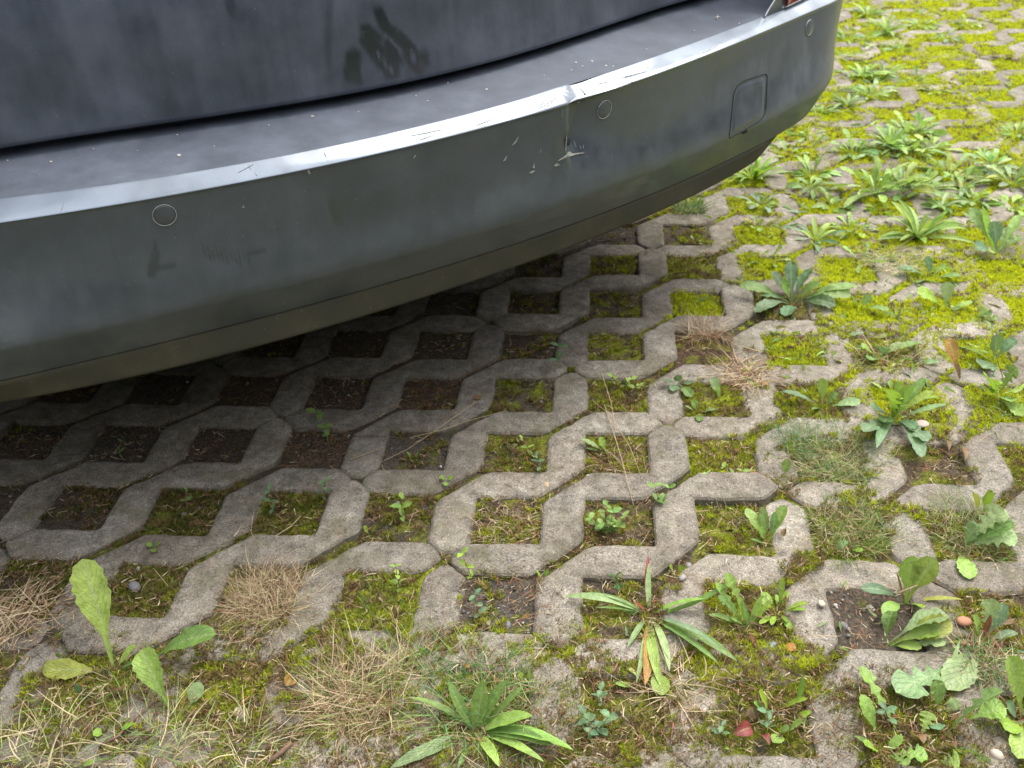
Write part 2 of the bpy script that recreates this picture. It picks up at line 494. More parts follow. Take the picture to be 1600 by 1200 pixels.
# ------------------------------------------------------------------ what grows where
# opening (column, row): moss cover, moss brightness, litter, red litter, grit
HOLE = {
 (0, -1): (.6, .6, .3, .2, .1), (1, -1): (.55, .75, .6, .3, 0), (2, -1): (.8, .85, .3, .3, 0),
 (0, 0): (.2, .4, .3, .2, .7), (1, 0): (.4, .55, .3, .1, .3), (2, 0): (.8, .85, .2, .3, 0),
 (-1, 1): (.3, .25, .6, .3, .3), (0, 1): (.55, .6, .6, .3, .1), (1, 1): (.7, .55, .6, .2, 0), (2, 1): (.9, .95, .2, .1, 0), (3, 1): (.95, 1, .1, .2, .1), (4, 1): (.9, 1, .1, .1, 0),
 (-2, 2): (.15, .2, .4, .2, .4), (-1, 2): (.3, .3, .6, .3, .2), (0, 2): (.5, .5, .6, .4, .1), (1, 2): (.95, .85, .3, .3, 0), (2, 2): (.5, .5, .7, .4, .2), (3, 2): (.95, 1, .3, .1, 0), (4, 2): (.9, 1, .3, .2, 0),
 (-3, 3): (.1, .2, .5, .4, .3), (-2, 3): (.25, .25, .6, .3, .4), (-1, 3): (.35, .35, .7, .5, .4), (0, 3): (.65, .6, .7, .5, .1), (1, 3): (.35, .7, 1., .7, 0), (2, 3): (.95, .8, .4, .2, 0), (3, 3): (.7, .7, .8, .2, 0), (4, 3): (.9, .95, .3, .1, 0),
 (-5, 4): (.05, .1, .5, .3, .4), (-4, 4): (.05, .1, .6, .5, .3), (-3, 4): (.05, .1, .7, .4, .3), (-2, 4): (.15, .2, 1., 1., .1), (-1, 4): (.55, .45, .3, .1, .4), (0, 4): (.6, .55, .6, .3, .2), (1, 4): (.7, .6, .3, .2, .1), (2, 4): (.8, .6, .4, .2, 0), (3, 4): (.8, .9, .3, .2, .1),
 (-5, 5): (.05, .1, .5, .3, .6), (-4, 5): (.1, .15, .6, .4, .3), (-3, 5): (.05, .1, 1., 1., .2), (-2, 5): (.3, .3, .35, .2, .6), (-1, 5): (.6, .45, .6, .5, .2), (0, 5): (.55, .55, .9, .4, 0), (1, 5): (.8, .65, .6, .2, .1), (2, 5): (.6, .6, .6, .2, 0), (3, 5): (.4, .4, .7, .7, .1),
 (-5, 6): (.4, .15, .5, .4, .4), (-4, 6): (.8, .25, .5, .2, .2), (-3, 6): (.85, .4, .4, .2, .2), (-2, 6): (.5, .4, .5, .4, .5), (-1, 6): (.45, .6, 1., .2, .2), (0, 6): (.5, .5, .8, .5, .1), (1, 6): (.6, .6, .5, .2, .2), (2, 6): (.7, .5, .8, .1, 0), (3, 6): (.7, .55, .8, .1, 0),
 (-5, 7): (.6, .3, .8, .2, .2), (-4, 7): (.8, .35, .6, .3, .3), (-3, 7): (.5, .4, .9, .2, 0), (-2, 7): (.9, .6, .5, .3, .1), (-1, 7): (.35, .5, .7, .6, .8), (0, 7): (.6, .55, .7, .4, .3), (1, 7): (.6, .6, .6, .3, .2), (2, 7): (.15, .3, .6, .6, .5), (3, 7): (.6, .5, .7, .4, .2),
}
# growth that has spread over the stones: px, py, radius m, moss, brightness, litter
SPREAD = [(130, 1080, .085, .8, .55, .6), (60, 1100, .05, .7, .6, .5), (330, 1080, .09, .8, .6, .6), (300, 1150, .07, .7, .6, .8), (215, 1180, .06, .4, .6, .8),
 (470, 1130, .10, .6, .5, 1.), (560, 1080, .10, .7, .6, 1.), (640, 1160, .09, .8, .5, .8), (740, 1110, .10, .8, .55, .9), (830, 1050, .06, .6, .6, .9), (690, 1040, .06, .5, .6, .9),
 (1180, 1050, .055, .85, .7, .6), (1245, 1035, .05, .85, .75, .4), (1290, 1110, .075, .8, .45, .8), (1215, 1090, .07, .7, .55, .7), (1480, 1160, .07, .8, .6, .6), (1380, 1130, .08, .7, .5, .8),
 (1520, 1010, .05, .6, .5, .6), (1555, 1060, .05, .8, .4, .5), (1250, 880, .03, .8, .5, .6), (1215, 760, .035, .8, .6, .5), (1240, 720, .04, .5, .6, .5), (60, 1000, .05, .3, .4, 1.), (120, 948, .04, .5, .3, 1.),
 (400, 985, .05, .8, .5, .9), (860, 990, .045, .3, .6, 1.), (830, 930, .05, .15, .5, 1.), (950, 900, .04, .2, .6, 1.), (1040, 905, .03, .6, .6, .5), (900, 1010, .05, .6, .6, .8), (1090, 1040, .03, .8, .7, .3),
 (930, 1100, .07, .6, .5, .7), (1020, 1110, .06, .6, .5, .7), (1150, 1120, .05, .6, .5, .6), (1400, 388, .06, .95, 1, 0), (1470, 375, .05, .95, 1, .1), (1520, 400, .07, .95, 1, .1), (1450, 490, .05, .9, 1, .1), (1370, 480, .05, .9, 1, .1),
 (1350, 385, .04, .9, 1, .2), (1560, 440, .05, .95, 1, 0), (1120, 1190, .05, .7, .5, .6), (1190, 330, .04, .8, .9, .2), (1290, 300, .06, .5, .9, .4), (1480, 830, .045, .6, .5, .9), (1340, 800, .05, .6, .5, .9), (1310, 720, .055, .5, .45, .9),
 (1110, 560, .02, .5, .6, 1.), (1200, 590, .05, .2, .6, 1.), (1580, 1190, .05, .7, .5, .5), (880, 1160, .06, .8, .5, .8), (1570, 1000, .05, .7, .6, .7), (1440, 640, .05, .5, .7, .4), (1180, 560, .03, .1, .5, 1.)]
SPW = [(hit(a_, b_)[:2], c_, m_, h_, l_) for a_, b_, c_, m_, h_, l_ in SPREAD]

def smooth(x, a_, b_):
    t = np.clip((x - a_) / (b_ - a_), 0, 1); return t * t * (3 - 2 * t)

def growth(x, y):
    """moss cover, brightness, litter, red, grit, allowed distance over the stone edge"""
    px, py, dz = proj(np.stack([x, y, np.zeros_like(x)], -1))
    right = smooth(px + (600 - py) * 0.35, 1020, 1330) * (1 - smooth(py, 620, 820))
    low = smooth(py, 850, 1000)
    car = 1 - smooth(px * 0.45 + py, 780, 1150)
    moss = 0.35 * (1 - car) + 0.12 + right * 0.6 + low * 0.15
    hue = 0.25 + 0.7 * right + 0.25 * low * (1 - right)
    lit = 0.6 - 0.4 * right + 0.3 * low
    red = 0.35 - 0.2 * right + 0 * x
    grit = 0.3 - 0.3 * right + 0 * x
    c = np.round(x / P).astype(int); r_ = np.round(-y / P).astype(int)
    inh = (np.abs(x / P - c) < 0.5) & (np.abs(-y / P - r_) < 0.5)
    for (cc, rr), (m_, h_, l_, rd, g_) in HOLE.items():
        k = inh & (c == cc) & (r_ == rr)
        if not k.any(): continue
        w = np.clip(1.0 - np.maximum(np.abs(x[k] / P - cc), np.abs(-y[k] / P - rr) ) * 1.0 + 0.1, 0, 1)
        w = np.where(np.maximum(np.abs(x[k] / P - cc), np.abs(-y[k] / P - rr)) < 0.4, 1, w)
        moss[k] += (m_ - moss[k]) * w; hue[k] += (h_ - hue[k]) * w; lit[k] += (l_ - lit[k]) * w
        red[k] = rd; grit[k] = g_
    over = 0.0022 * fbm(x * 50, y * 50, 70) + right * 0.017 * smooth(fbm(x * 9, y * 9, 77), 0.38, 0.62) + low * 0.005
    spread = np.zeros_like(x)
    for (q, rad, m_, h_, l_) in SPW:
        d = np.hypot(x - q[0], y - q[1]) / rad + (fbm(x * 22, y * 22, 5) - 0.5) * 1.5
        w = 1 - smooth(d, 0.55, 1.1)
        moss = moss + (m_ - moss) * w; hue = hue + (h_ - hue) * w; lit = lit + (l_ - lit) * w
        spread = np.maximum(spread, w)
    over = over + spread * 0.1
    return moss, hue, lit, red, grit, over, spread, px, py, dz

# soil sheet under everything, fine where it is seen
def soil_height(x, y, moss, hue):
    h = -0.0090 + (fbm(x * 30, y * 30, 1) - 0.5) * 0.010 + (fbm(x * 110, y * 110, 4, 2) - 0.5) * 0.005
    h = h + np.clip(moss, 0, 1) * (0.004 + 0.010 * np.clip(hue - 0.3, 0, 1))
    h = h + (fbm(x * 24, y * 24, 210, 2) - .45) * .008 * np.clip(moss - .3, 0, 1)
    return np.minimum(h, -0.0055)

def grid_mesh(x0, x1, y0, y1, st):
    xs = np.arange(x0, x1 + st / 2, st); ys = np.arange(y0, y1 + st / 2, st)
    X, Y = np.meshgrid(xs, ys); nx = len(xs); ny = len(ys)
    i = np.arange(nx * ny).reshape(ny, nx)
    f = np.stack([i[:-1, :-1], i[:-1, 1:], i[1:, 1:], i[1:, :-1]], -1).reshape(-1, 4)
    return X.ravel(), Y.ravel(), f
X, Y, Fq = grid_mesh(-1.3, 2.5, -1.75, 2.3, 0.0075)
mo, hu, li, re, gr, ov, sp, px, py, dz = growth(X, Y)
Z = soil_height(X, Y, mo, hu)
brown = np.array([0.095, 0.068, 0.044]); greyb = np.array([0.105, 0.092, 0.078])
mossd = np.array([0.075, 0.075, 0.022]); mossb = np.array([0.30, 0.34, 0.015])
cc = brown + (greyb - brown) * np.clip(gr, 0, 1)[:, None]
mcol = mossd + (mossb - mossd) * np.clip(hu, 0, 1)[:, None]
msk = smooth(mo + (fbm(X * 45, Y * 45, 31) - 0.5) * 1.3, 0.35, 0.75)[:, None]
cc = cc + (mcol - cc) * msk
soil = link('ground', mesh_np('ground', np.c_[X, Y, Z], Fq, cc, M_SOIL, True))
tag(soil, kind='structure')
def ring_plane(name, zz, inner, outer, mat, col):
    (a0, a1, b0, b1) = inner; S = outer
    v = [(-S, -S), (S, -S), (S, S), (-S, S), (a0, b0), (a1, b0), (a1, b1), (a0, b1)]
    f = [(0, 1, 5, 4), (1, 2, 6, 5), (2, 3, 7, 6), (3, 0, 4, 7)]
    me = mesh_np(name, [(p_[0], p_[1], zz) for p_ in v], f, np.tile(np.array(col), (8, 1)), mat)
    return link(name, me)
tag(ring_plane('terrain', -0.018, (-1.3, 2.5 - 0.003, -1.75, 2.3 - 0.002), 150, M_SOIL, (0.07, 0.085, 0.02)), kind='structure')

# ------------------------------------------------------------------ moss, litter, grit
def sample_points(n, power=1.3):
    x = rng.uniform(-1.3, 2.5, n); y = rng.uniform(-1.72, 2.3, n)
    px, py, dz = proj(np.c_[x, y, np.zeros(n)])
    k = (px > -60) & (px < 1660) & (py > -30) & (py < 1260)
    k &= rng.uniform(0, 1, n) < (1.0 / np.maximum(dz, 1.0)) ** power
    # nothing needed deep below the car
    k &= ~((px * 0.47 + py < 560) & (px < 1180))
    return x[k], y[k], dz[k]

def moss_build():
    x, y, dz = sample_points(1900000)
    mo, hu, li, re, gr, ov, sp, px, py, _ = growth(x, y)
    sd = stone_depth(x, y)
    clump = fbm(x * 60, y * 60, 91) * 0.75 + fbm(x * 18, y * 18, 92) * 0.5
    pr = smooth(mo + (clump - 0.62) * 1.5, 0.35, 0.75)
    pr *= np.where(sd <= 0, 1.0, np.where(sd < ov, 0.85, 0.0))
    k = rng.uniform(0, 1, len(x)) < pr
    x, y, dz, mo, hu, sd, sp, clump = [q[k] for q in (x, y, dz, mo, hu, sd, sp, clump)]
    n = len(x)
    z = np.where(sd <= 0, soil_height(x, y, mo, hu), -0.001)
    sz = (0.0032 + 0.0030 * rng.random(n)) * (0.75 + 0.3 * dz) * (0.6 + 0.75 * clump)
    tips = 5
    ang = rng.uniform(0, 2 * np.pi, (n, 1)) + np.arange(tips)[None] * (2 * np.pi / tips) + rng.normal(0, .3, (n, tips))
    lean = rng.uniform(0.25, 1.3, (n, tips))
    L = sz[:, None] * rng.uniform(0.7, 1.3, (n, tips))
    dx = np.cos(ang) * np.sin(lean); dy = np.sin(ang) * np.sin(lean); dzv = np.cos(lean)
    c0 = np.stack([x, y, z], -1)[:, None, :]
    tip = c0 + np.stack([dx * L, dy * L, dzv * L + 0.001], -1)
    w = 0.15 * L
    s_ = np.stack([-np.sin(ang) * w, np.cos(ang) * w, 0 * w], -1)
    mid = c0 + (tip - c0) * 0.25
    v = np.stack([mid - s_, mid + s_, tip], 2).reshape(-1, 3)
    f = np.arange(len(v)).reshape(-1, 3)
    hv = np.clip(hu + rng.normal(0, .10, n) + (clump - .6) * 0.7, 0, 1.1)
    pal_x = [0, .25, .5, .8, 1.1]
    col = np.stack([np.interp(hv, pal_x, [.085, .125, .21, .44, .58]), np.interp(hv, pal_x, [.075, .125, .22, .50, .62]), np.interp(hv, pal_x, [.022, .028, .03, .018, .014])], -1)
    br = fbm(x * 70, y * 70, 55); bk = (br + rng.normal(0, .1, n)) > 0.54 + 0.19 * smooth(hu, .6, .9)
    col[bk] = np.array([0.26, 0.18, 0.08]) * rng.uniform(.6, 1.3, (bk.sum(), 1))
    col = np.repeat(col[:, None], tips, 1) * rng.uniform(.75, 1.25, (n, tips, 1))
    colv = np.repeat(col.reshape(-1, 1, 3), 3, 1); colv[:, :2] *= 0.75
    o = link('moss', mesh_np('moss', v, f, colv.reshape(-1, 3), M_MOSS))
    tag(o, 'moss in the openings and joints of the paving, yellow green at right, dark by the car', 'moss', kind='stuff')
    print('moss sprigs', n)
moss_build()

def strands(x, y, z, L, az, el, w, cols, bend, seg=3, name='x', mat=None):
    n = len(x)
    t = np.linspace(0, 1, seg + 1)[None, :, None]
    d = np.stack([np.cos(az) * np.cos(el), np.sin(az) * np.cos(el), np.sin(el)], -1)[:, None]
    side = np.stack([-np.sin(az), np.cos(az), 0 * az], -1)[:, None]
    dn = np.array([0, 0, 1.0])[None, None]
    b1 = bend[:, None, None] * L[:, None, None]
    b2 = (rng.normal(0, .35, n) * L)[:, None, None]
    c = np.stack([x, y, z], -1)[:, None] + d * t * L[:, None, None] - dn * b1 * t * t + side * b2 * t * t
    tw = rng.uniform(-1.2, 1.2, n)
    sd = side * np.cos(tw)[:, None, None] + dn * np.sin(tw)[:, None, None]
    wd = w[:, None, None] * (1 - 0.85 * t ** 1.6)
    a_ = c - sd * wd; b_ = c + sd * wd
    v = np.stack([a_, b_], 2).reshape(-1, 3)
    m = seg + 1
    i = (np.arange(n) * m * 2)[:, None] + (np.arange(seg) * 2)[None]
    f = np.stack([i, i + 1, i + 3, i + 2], -1).reshape(-1, 4)
    cv = np.repeat(cols[:, None], m * 2, 1).reshape(-1, 3)
    return v, f, cv

def litter_build():
    x, y, dz = sample_points(900000, 1.0)
    mo, hu, li, re, gr, ov, sp, px, py, _ = growth(x, y)
    sd = stone_depth(x, y)
    cl = fbm(x * 40, y * 40, 131)
    pr = smooth(li + (cl - 0.5) * 1.2, 0.15, 1.0) * 0.95 * (1 - .6 * smooth(hu, .8, 1))
    pr *= np.where(sd <= 0.001, 1.0, 0.03 + .045 * smooth(py, 500, 800) * smooth(px, 500, 900) + 0.6 * sp + 0.22 * smooth(cl, .6, .7) * smooth(py, 780, 900))
    k = rng.uniform(0, 1, len(x)) < pr
    x, y, dz, mo, hu, re, sd, sp = [q[k] for q in (x, y, dz, mo, hu, re, sd, sp)]
    n = len(x)
    z = np.where(sd <= 0, soil_height(x, y, mo, hu) + 0.0065, 0.0015) + rng.uniform(0, .003, n)
    L = rng.uniform(0.003, 0.015, n) * np.where(rng.random(n) < .08, 2.0, 1)
    L = np.where((sd > 0) & (sp < .3), L * 0.6, L)
    az = rng.uniform(0, 2 * np.pi, n); el = rng.normal(0.0, 0.16, n)
    w = rng.uniform(0.0003, 0.0008, n)
    pal = np.array([(.20, .12, .06), (.28, .19, .105), (.40, .31, .18), (.12, .075, .045), (.48, .40, .26), (.26, .12, .06)])
    pi = rng.choice(6, n, p=[.2, .24, .22, .16, .12, .06])
    rr = rng.random(n) < re * 0.8; pi[rr] = rng.choice([0, 5, 3], rr.sum())
    col = pal[pi] * rng.uniform(.7, 1.2, (n, 1))
    v, f, cv = strands(x, y, z, L, az, el, w, col, rng.normal(.02, .1, n), 2)
    o = link('leaf_litter', mesh_np('leaf_litter', v, f, cv, M_LIT))
    tag(o, 'brown needles and dry stem bits lying in the openings and on the concrete', 'litter', kind='stuff')
    print('litter', n)
litter_build()

def rock_verts(seed, sub=1):
    bm = bmesh.new(); bmesh.ops.create_icosphere(bm, subdivisions=sub, radius=1)
    v = np.array([q.co[:] for q in bm.verts]); f = np.array([[w.index for w in q.verts] for q in bm.faces]); bm.free()
    r_ = np.random.default_rng(seed)
    v = v * (1 + r_.normal(0, .13, (len(v), 1))) * r_.uniform(.7, 1.2, 3) * [1, 1, .7]
    return v, f

def grit_build():
    x, y, dz = sample_points(150000, 1.0)
    mo, hu, li, re, gr, ov, sp, px, py, _ = growth(x, y)
    sd = stone_depth(x, y)
    k = rng.random(len(x)) < np.where(sd <= 0, 0.02 + gr * 0.45 * smooth(fbm(x * 30, y * 30, 8), .35, .6), 0.004)
    x, y, mo, hu, sd = [q[k] for q in (x, y, mo, hu, sd)]
    V = []; F = []; Cc = []; b = 0
    protos = [rock_verts(s_) for s_ in range(6)]
    for i in range(len(x)):
        v, f = protos[i % 6]
        s_ = rng.uniform(.0009, .0034) * (1.5 if rng.random() < .06 else 1)
        if sd[i] > 0: s_ *= 0.5
        a_ = rng.uniform(0, 6.3); ca, sa = math.cos(a_), math.sin(a_)
        z = (soil_height(x[i:i+1], y[i:i+1], mo[i:i+1], hu[i:i+1])[0] if sd[i] <= 0 else 0.0) + s_ * .4
        V.append((v @ np.array([[ca, -sa, 0], [sa, ca, 0], [0, 0, 1]])) * s_ + [x[i], y[i], z]); F.append(f + b); b += len(v)
        g_ = rng.choice([.06, .10, .16, .26, .45], p=[.2, .3, .28, .17, .05]) * rng.uniform(.8, 1.2)
        Cc.append(np.tile(np.array([g_, g_ * .95, g_ * .88]), (len(v), 1)))
    o = link('gravel', mesh_np('gravel', np.concatenate(V), np.concatenate(F), np.concatenate(Cc), M_STONE, True))
    tag(o, 'small grey stones loose in the soil of the openings', 'gravel', kind='stuff')
    print('grit', len(x))
grit_build()

# ------------------------------------------------------------------ car
AL = R(35)
FW = np.array([-math.sin(AL), math.cos(AL)]); RT = np.array([math.cos(AL), math.sin(AL)])
def ab(p): return np.array([p[0] * RT[0] + p[1] * RT[1], -(p[0] * FW[0] + p[1] * FW[1])])
def xy(a_, b_): return np.array([a_ * RT[0] - b_ * FW[0], a_ * RT[1] - b_ * FW[1]])

KEYS = np.array([-1.22, -1.05, -.88, -.7, -.52, -.35, -.2, -.05])
def rail(pts, z, aS, bS, last, side_b=-0.30, kt=0.55):
    """plan curve at height z: traced along the rear, then round the corner to the side at aS"""
    q = np.array([ab(hit(*p_, z)) for p_ in pts])
    co = np.polyfit(q[:, 0], q[:, 1], 4)
    ks = np.append(KEYS[KEYS < last - .06], last)
    dens = np.linspace(-1.22, last, 120)
    mid = np.c_[dens, np.polyval(co, dens)]
    dco = np.polyder(co)
    def bez(p0, t0, p1, t1, n):
        t = np.linspace(0, 1, n)[:, None]
        L = np.linalg.norm(p1 - p0) * kt
        return (1 - t) ** 3 * p0 + 3 * t * (1 - t) ** 2 * (p0 + t0 * L) + 3 * t * t * (1 - t) * (p1 - t1 * L) + t ** 3 * p1
    p0 = mid[-1]; s_ = np.polyval(dco, last); t0 = np.array([1, s_]) / math.hypot(1, s_)
    right = bez(p0, t0, np.array([aS, bS]), np.array([0.0, -1.0]), 60)[1:]
    p0 = mid[0]; s_ = np.polyval(dco, -1.22); t0 = np.array([-1, -s_]) / math.hypot(1, s_)
    left = bez(p0, t0, np.array([-1.58, bS]), np.array([0.0, -1.0]), 40)[1:][::-1]
    sr = np.c_[np.full(10, aS), np.linspace(bS, bS - .6, 11)[1:]]
    sl = np.c_[np.full(10, -1.58), np.linspace(bS, bS - .6, 11)[1:]][::-1]
    return np.concatenate([sl, left, mid, right, sr]), z

T_BOT = [(0, 626), (135, 600), (400, 536), (600, 485), (800, 412), (1000, 341), (1150, 268), (1200, 236)]
T_SEAM = [(0, 595), (150, 560), (300, 522), (450, 485), (600, 446), (800, 380), (1000, 311), (1160, 239), (1216, 210)]
T_LOW = [(0, 350), (150, 324), (300, 297), (450, 271), (600, 243), (800, 188), (1000, 123), (1140, 72), (1230, 38), (1280, 12)]
T_TOP = [(0, 312), (150, 290), (300, 266), (450, 243), (600, 214), (800, 158), (1000, 94), (1100, 61), (1180, 33), (1226, 14), (1254, 1)]
T_GAP = [(0, 236), (150, 213), (300, 188), (480, 163), (600, 141), (720, 113), (800, 90), (900, 59), (1000, 28), (1070, 4)]
SB = -0.05
RB = rail(T_BOT, .285, .300, SB, .10)
RS = rail(T_SEAM, .318, .296, SB, .10)
RL = rail(T_LOW, .515, .352, SB, .21)
RTp = rail(T_TOP, .529, .334, SB, .16)
RG = rail(T_GAP, .545, .290, SB, -.08)
def lerp(r1, r2, t, out=0.0, z=None):
    q = r1[0] * (1 - t) + r2[0] * t
    d = np.gradient(q, axis=0); n_ = np.c_[-d[:, 1], d[:, 0]]; n_ /= np.linalg.norm(n_, axis=1)[:, None] + 1e-9
    # outward = towards larger b
    return q + n_ * out, (r1[1] * (1 - t) + r2[1] * t) if z is None else z

def smooth_rails(rails_, per=4):
    """loft through the rails with Catmull-Rom in the profile direction"""
    pts = [np.c_[np.array([xy(a_, b_) for a_, b_ in r_[0]]), np.full(len(r_[0]), r_[1])] for r_ in rails_]
    out = []
    n_ = len(pts)
    for i in range(n_ - 1):
        p0 = pts[max(i - 1, 0)]; p1 = pts[i]; p2 = pts[i + 1]; p3 = pts[min(i + 2, n_ - 1)]
        pr = per[i] if isinstance(per, (list, tuple)) else per
        for k in range(pr):
            t = k / pr
            out.append(0.5 * ((2 * p1) + (p2 - p0) * t + (2 * p0 - 5 * p1 + 4 * p2 - p3) * t * t + (3 * p1 - p0 - 3 * p2 + p3) * t ** 3))
    out.append(pts[-1])
    return np.array(out)

def densify(G, n_):
    """G (rows, cols, 3): resample the columns"""
    m = G.shape[1]; t = np.linspace(0, m - 1, n_); i = np.minimum(t.astype(int), m - 2); f_ = (t - i)[None, :, None]
    return G[:, i] * (1 - f_) + G[:, i + 1] * f_

def sheet(name, G, mat, parent, attrs=None, flip=False, thick=0.0):
    r_, c_ = G.shape[:2]
    i = np.arange(r_ * c_).reshape(r_, c_)
    f = np.stack([i[:-1, :-1], i[:-1, 1:], i[1:, 1:], i[1:, :-1]], -1).reshape(-1, 4)
    if flip: f = f[:, ::-1]
    me = mesh_np(name, G.reshape(-1, 3), f, None, mat, True)
    for k, a_ in (attrs or {}).items():
        at = me.attributes.new(k, 'FLOAT', 'POINT'); at.data.foreach_set('value', np.asarray(a_, dtype=np.float32).ravel())
    o = link(name, me, None, parent)
    if thick:
        md = o.modifiers.new('shell', 'SOLIDIFY'); md.thickness = thick; md.offset = -1
    return o

car_loc = np.array([*xy(-.62, -1.9), 0.0])
car = empty('parked_car', (0, 0, 0))
tag(car, 'dark grey car parked with its dusty, dented rear bumper over the grass pavers', 'car')

# bumper face: from the seam up to the bright edge
f0 = lerp(RS, RL, .20, .016); f1 = lerp(RS, RL, .31, .020); f2 = lerp(RS, RL, .56, .009); f3 = lerp(RS, RL, .80, .002)
fx = lerp(RS, RL, .975, -.001)
edge1 = lerp(RL, RTp, .10, .0006); edge2 = lerp(RL, RTp, .90, .0006)
Gb = smooth_rails([RS, f0, f1, f2, f3, fx, edge1, edge2, RTp], [8, 6, 9, 8, 6, 4, 4, 3])
Gb = densify(Gb, 1700)
px, py, dz = proj(Gb)
# the knock: left of it bulges out, right of it is pushed in along a sharp crease
nG = np.cross(np.gradient(Gb, axis=1), np.gradient(Gb, axis=0)); nG /= np.linalg.norm(nG, axis=2)[..., None]
if (nG[20, 450] @ (CC - Gb[20, 450])) < 0: nG = -nG
crx = 884 + 0.03 * (py - 200)
dx_ = px - crx
vv_ = np.exp(-((py - 185) / 48.0) ** 2)
dent = np.where(dx_ > 0, -0.0065 * np.exp(-dx_ / 34.0), 0.0015 * np.exp(dx_ / 26.0)) * smooth(dx_, -60, 2) * vv_
vv_ = np.exp(-(np.abs(py - 188) / 52.0) ** 3)
dx_ = dx_ + 3.5 * (vn(py * .05, py * 0, 3) - .5) + 1.5 * (vn(py * .2, py * 0, 4) - .5)
dent = (0.0035 * np.exp(-(np.minimum(dx_, 0) / 42.0) ** 2) * (1 - smooth(dx_, 0, 10)) - 0.013 * np.exp(-(np.maximum(dx_, 0) / 66.0) ** 1.5) * smooth(dx_, -1, 10 + 20 * smooth(225 - py, 0, 70)) * (dx_ > -1)) * vv_
dent += -0.003 * np.exp(-((px - 888) / 14) ** 2 - ((py - 222) / 12) ** 2)
vis_ = (dz > 0) & (Gb[..., 1] < 0.2)
Gb = Gb + nG * (dent * vis_)[..., None]
zz = Gb[..., 2]
dirt = 0.50 + 0.26 * (1 - smooth(zz, .33, .40)) + 0.30 * (vn(Gb[..., 0] * 9, zz * 20, 3) - .5)
dirt = np.where(zz > .512, 0.12 + .5 * (fbm(Gb[..., 0] * 25, Gb[..., 1] * 25, 6) - .5), dirt)
def stroke(px, py, pts, w):
    d = np.full(px.shape, 1e9)
    for (x1, y1), (x2, y2) in zip(pts[:-1], pts[1:]):
        L2 = (x2 - x1) ** 2 + (y2 - y1) ** 2
        t = np.clip(((px - x1) * (x2 - x1) + (py - y1) * (y2 - y1)) / L2, 0, 1)
        d = np.minimum(d, np.hypot(px - x1 - t * (x2 - x1), py - y1 - t * (y2 - y1)))
    return 1 - smooth(d, w * .6, w * 1.25)
wipe = np.maximum.reduce([stroke(px, py, [(242, 378), (243, 400)], 4), stroke(px, py, [(243, 398), (237, 428)], 8), stroke(px, py, [(246, 420), (272, 412)], 4), stroke(px, py, [(390, 394), (412, 390)], 4), stroke(px, py, [(520, 320), (528, 345)], 7)])
for k in range(11):
    wipe = np.maximum(wipe, stroke(px, py, [(316 + k * 7, 383 + k * 1.3), (321 + k * 7, 398 + k * 1.3 + (k % 3) * 3)], 1.8))
scuff_sheen = smooth(zz, .5145, .5165) * (.75 + .5 * (fbm(Gb[..., 0] * 30, Gb[..., 1] * 30, 61) - .5))
bumper = sheet('bumper', Gb, M_PAINT, car, {'dirt': dirt, 'wipe': wipe * .9, 'scuff_sheen': scuff_sheen}, True)

# skirt below the seam
ins = lambda r_, o_, z_: lerp(r_, r_, 0, o_, z_)
Gs = smooth_rails([ins(RB, -.05, .283), ins(RB, -.006, .280), RB, lerp(RB, RS, .5, .001), ins(RS, 0.001, .3145), ins(RS, -.004, .3165), ins(RS, -.02, .317)], [2, 2, 2, 2, 2, 2])
Gs = densify(Gs, 500)
sa = np.array([ab(q)[0] for q in Gs[-4]]); sw_ = smooth(sa, .02, .16)[None, :, None]
Gs = Gs * (1 - sw_) + Gs[-2:-1] * sw_
sheet('lower_skirt', Gs, M_SKIRT, car, {'dirt': np.full(Gs.shape[:2], .72), 'wipe': np.zeros(Gs.shape[:2])}, True)
Gq = smooth_rails([RS, ins(RS, -.006, .3195), ins(RS, -.03, .321)], [2, 2]); Gq = densify(Gq, 400)
sheet('bumper_lip', Gq, M_SKIRT, car, {'dirt': np.full(Gq.shape[:2], .5), 'wipe': np.zeros(Gq.shape[:2])})

# step on top of the bumper
Gt = smooth_rails([RTp, lerp(RTp, RG, .12, 0, .5295), lerp(RTp, RG, .5, 0, .534), RG, ins(RG, -.06, .547)], [3, 5, 5, 3])
Gt = densify(Gt, 500)
px2, py2, _ = proj(Gt)
sheet('bumper_step', Gt, M_STEP, car, {'dirt': 0.5 + 0.12 * (fbm(Gt[..., 0] * 14, Gt[..., 1] * 14, 4) - .5), 'wipe': np.zeros(Gt.shape[:2])}, True)

# tailgate
RG2 = rail(T_GAP, .553, .285, SB, -.08)
tg = [ins(RG2, -.045, .560), ins(RG2, -.012, .5545), ins(RG2, -.001, .5560), ins(RG2, .0005, .562), ins(RG2, -.0015, .60), ins(RG2, -.010, .70), ins(RG2, -.035, .86), ins(RG2, -.07, 1.0)]
Gg = smooth_rails(tg, [2, 2, 2, 4, 12, 14, 4]); Gg = densify(Gg, 900)
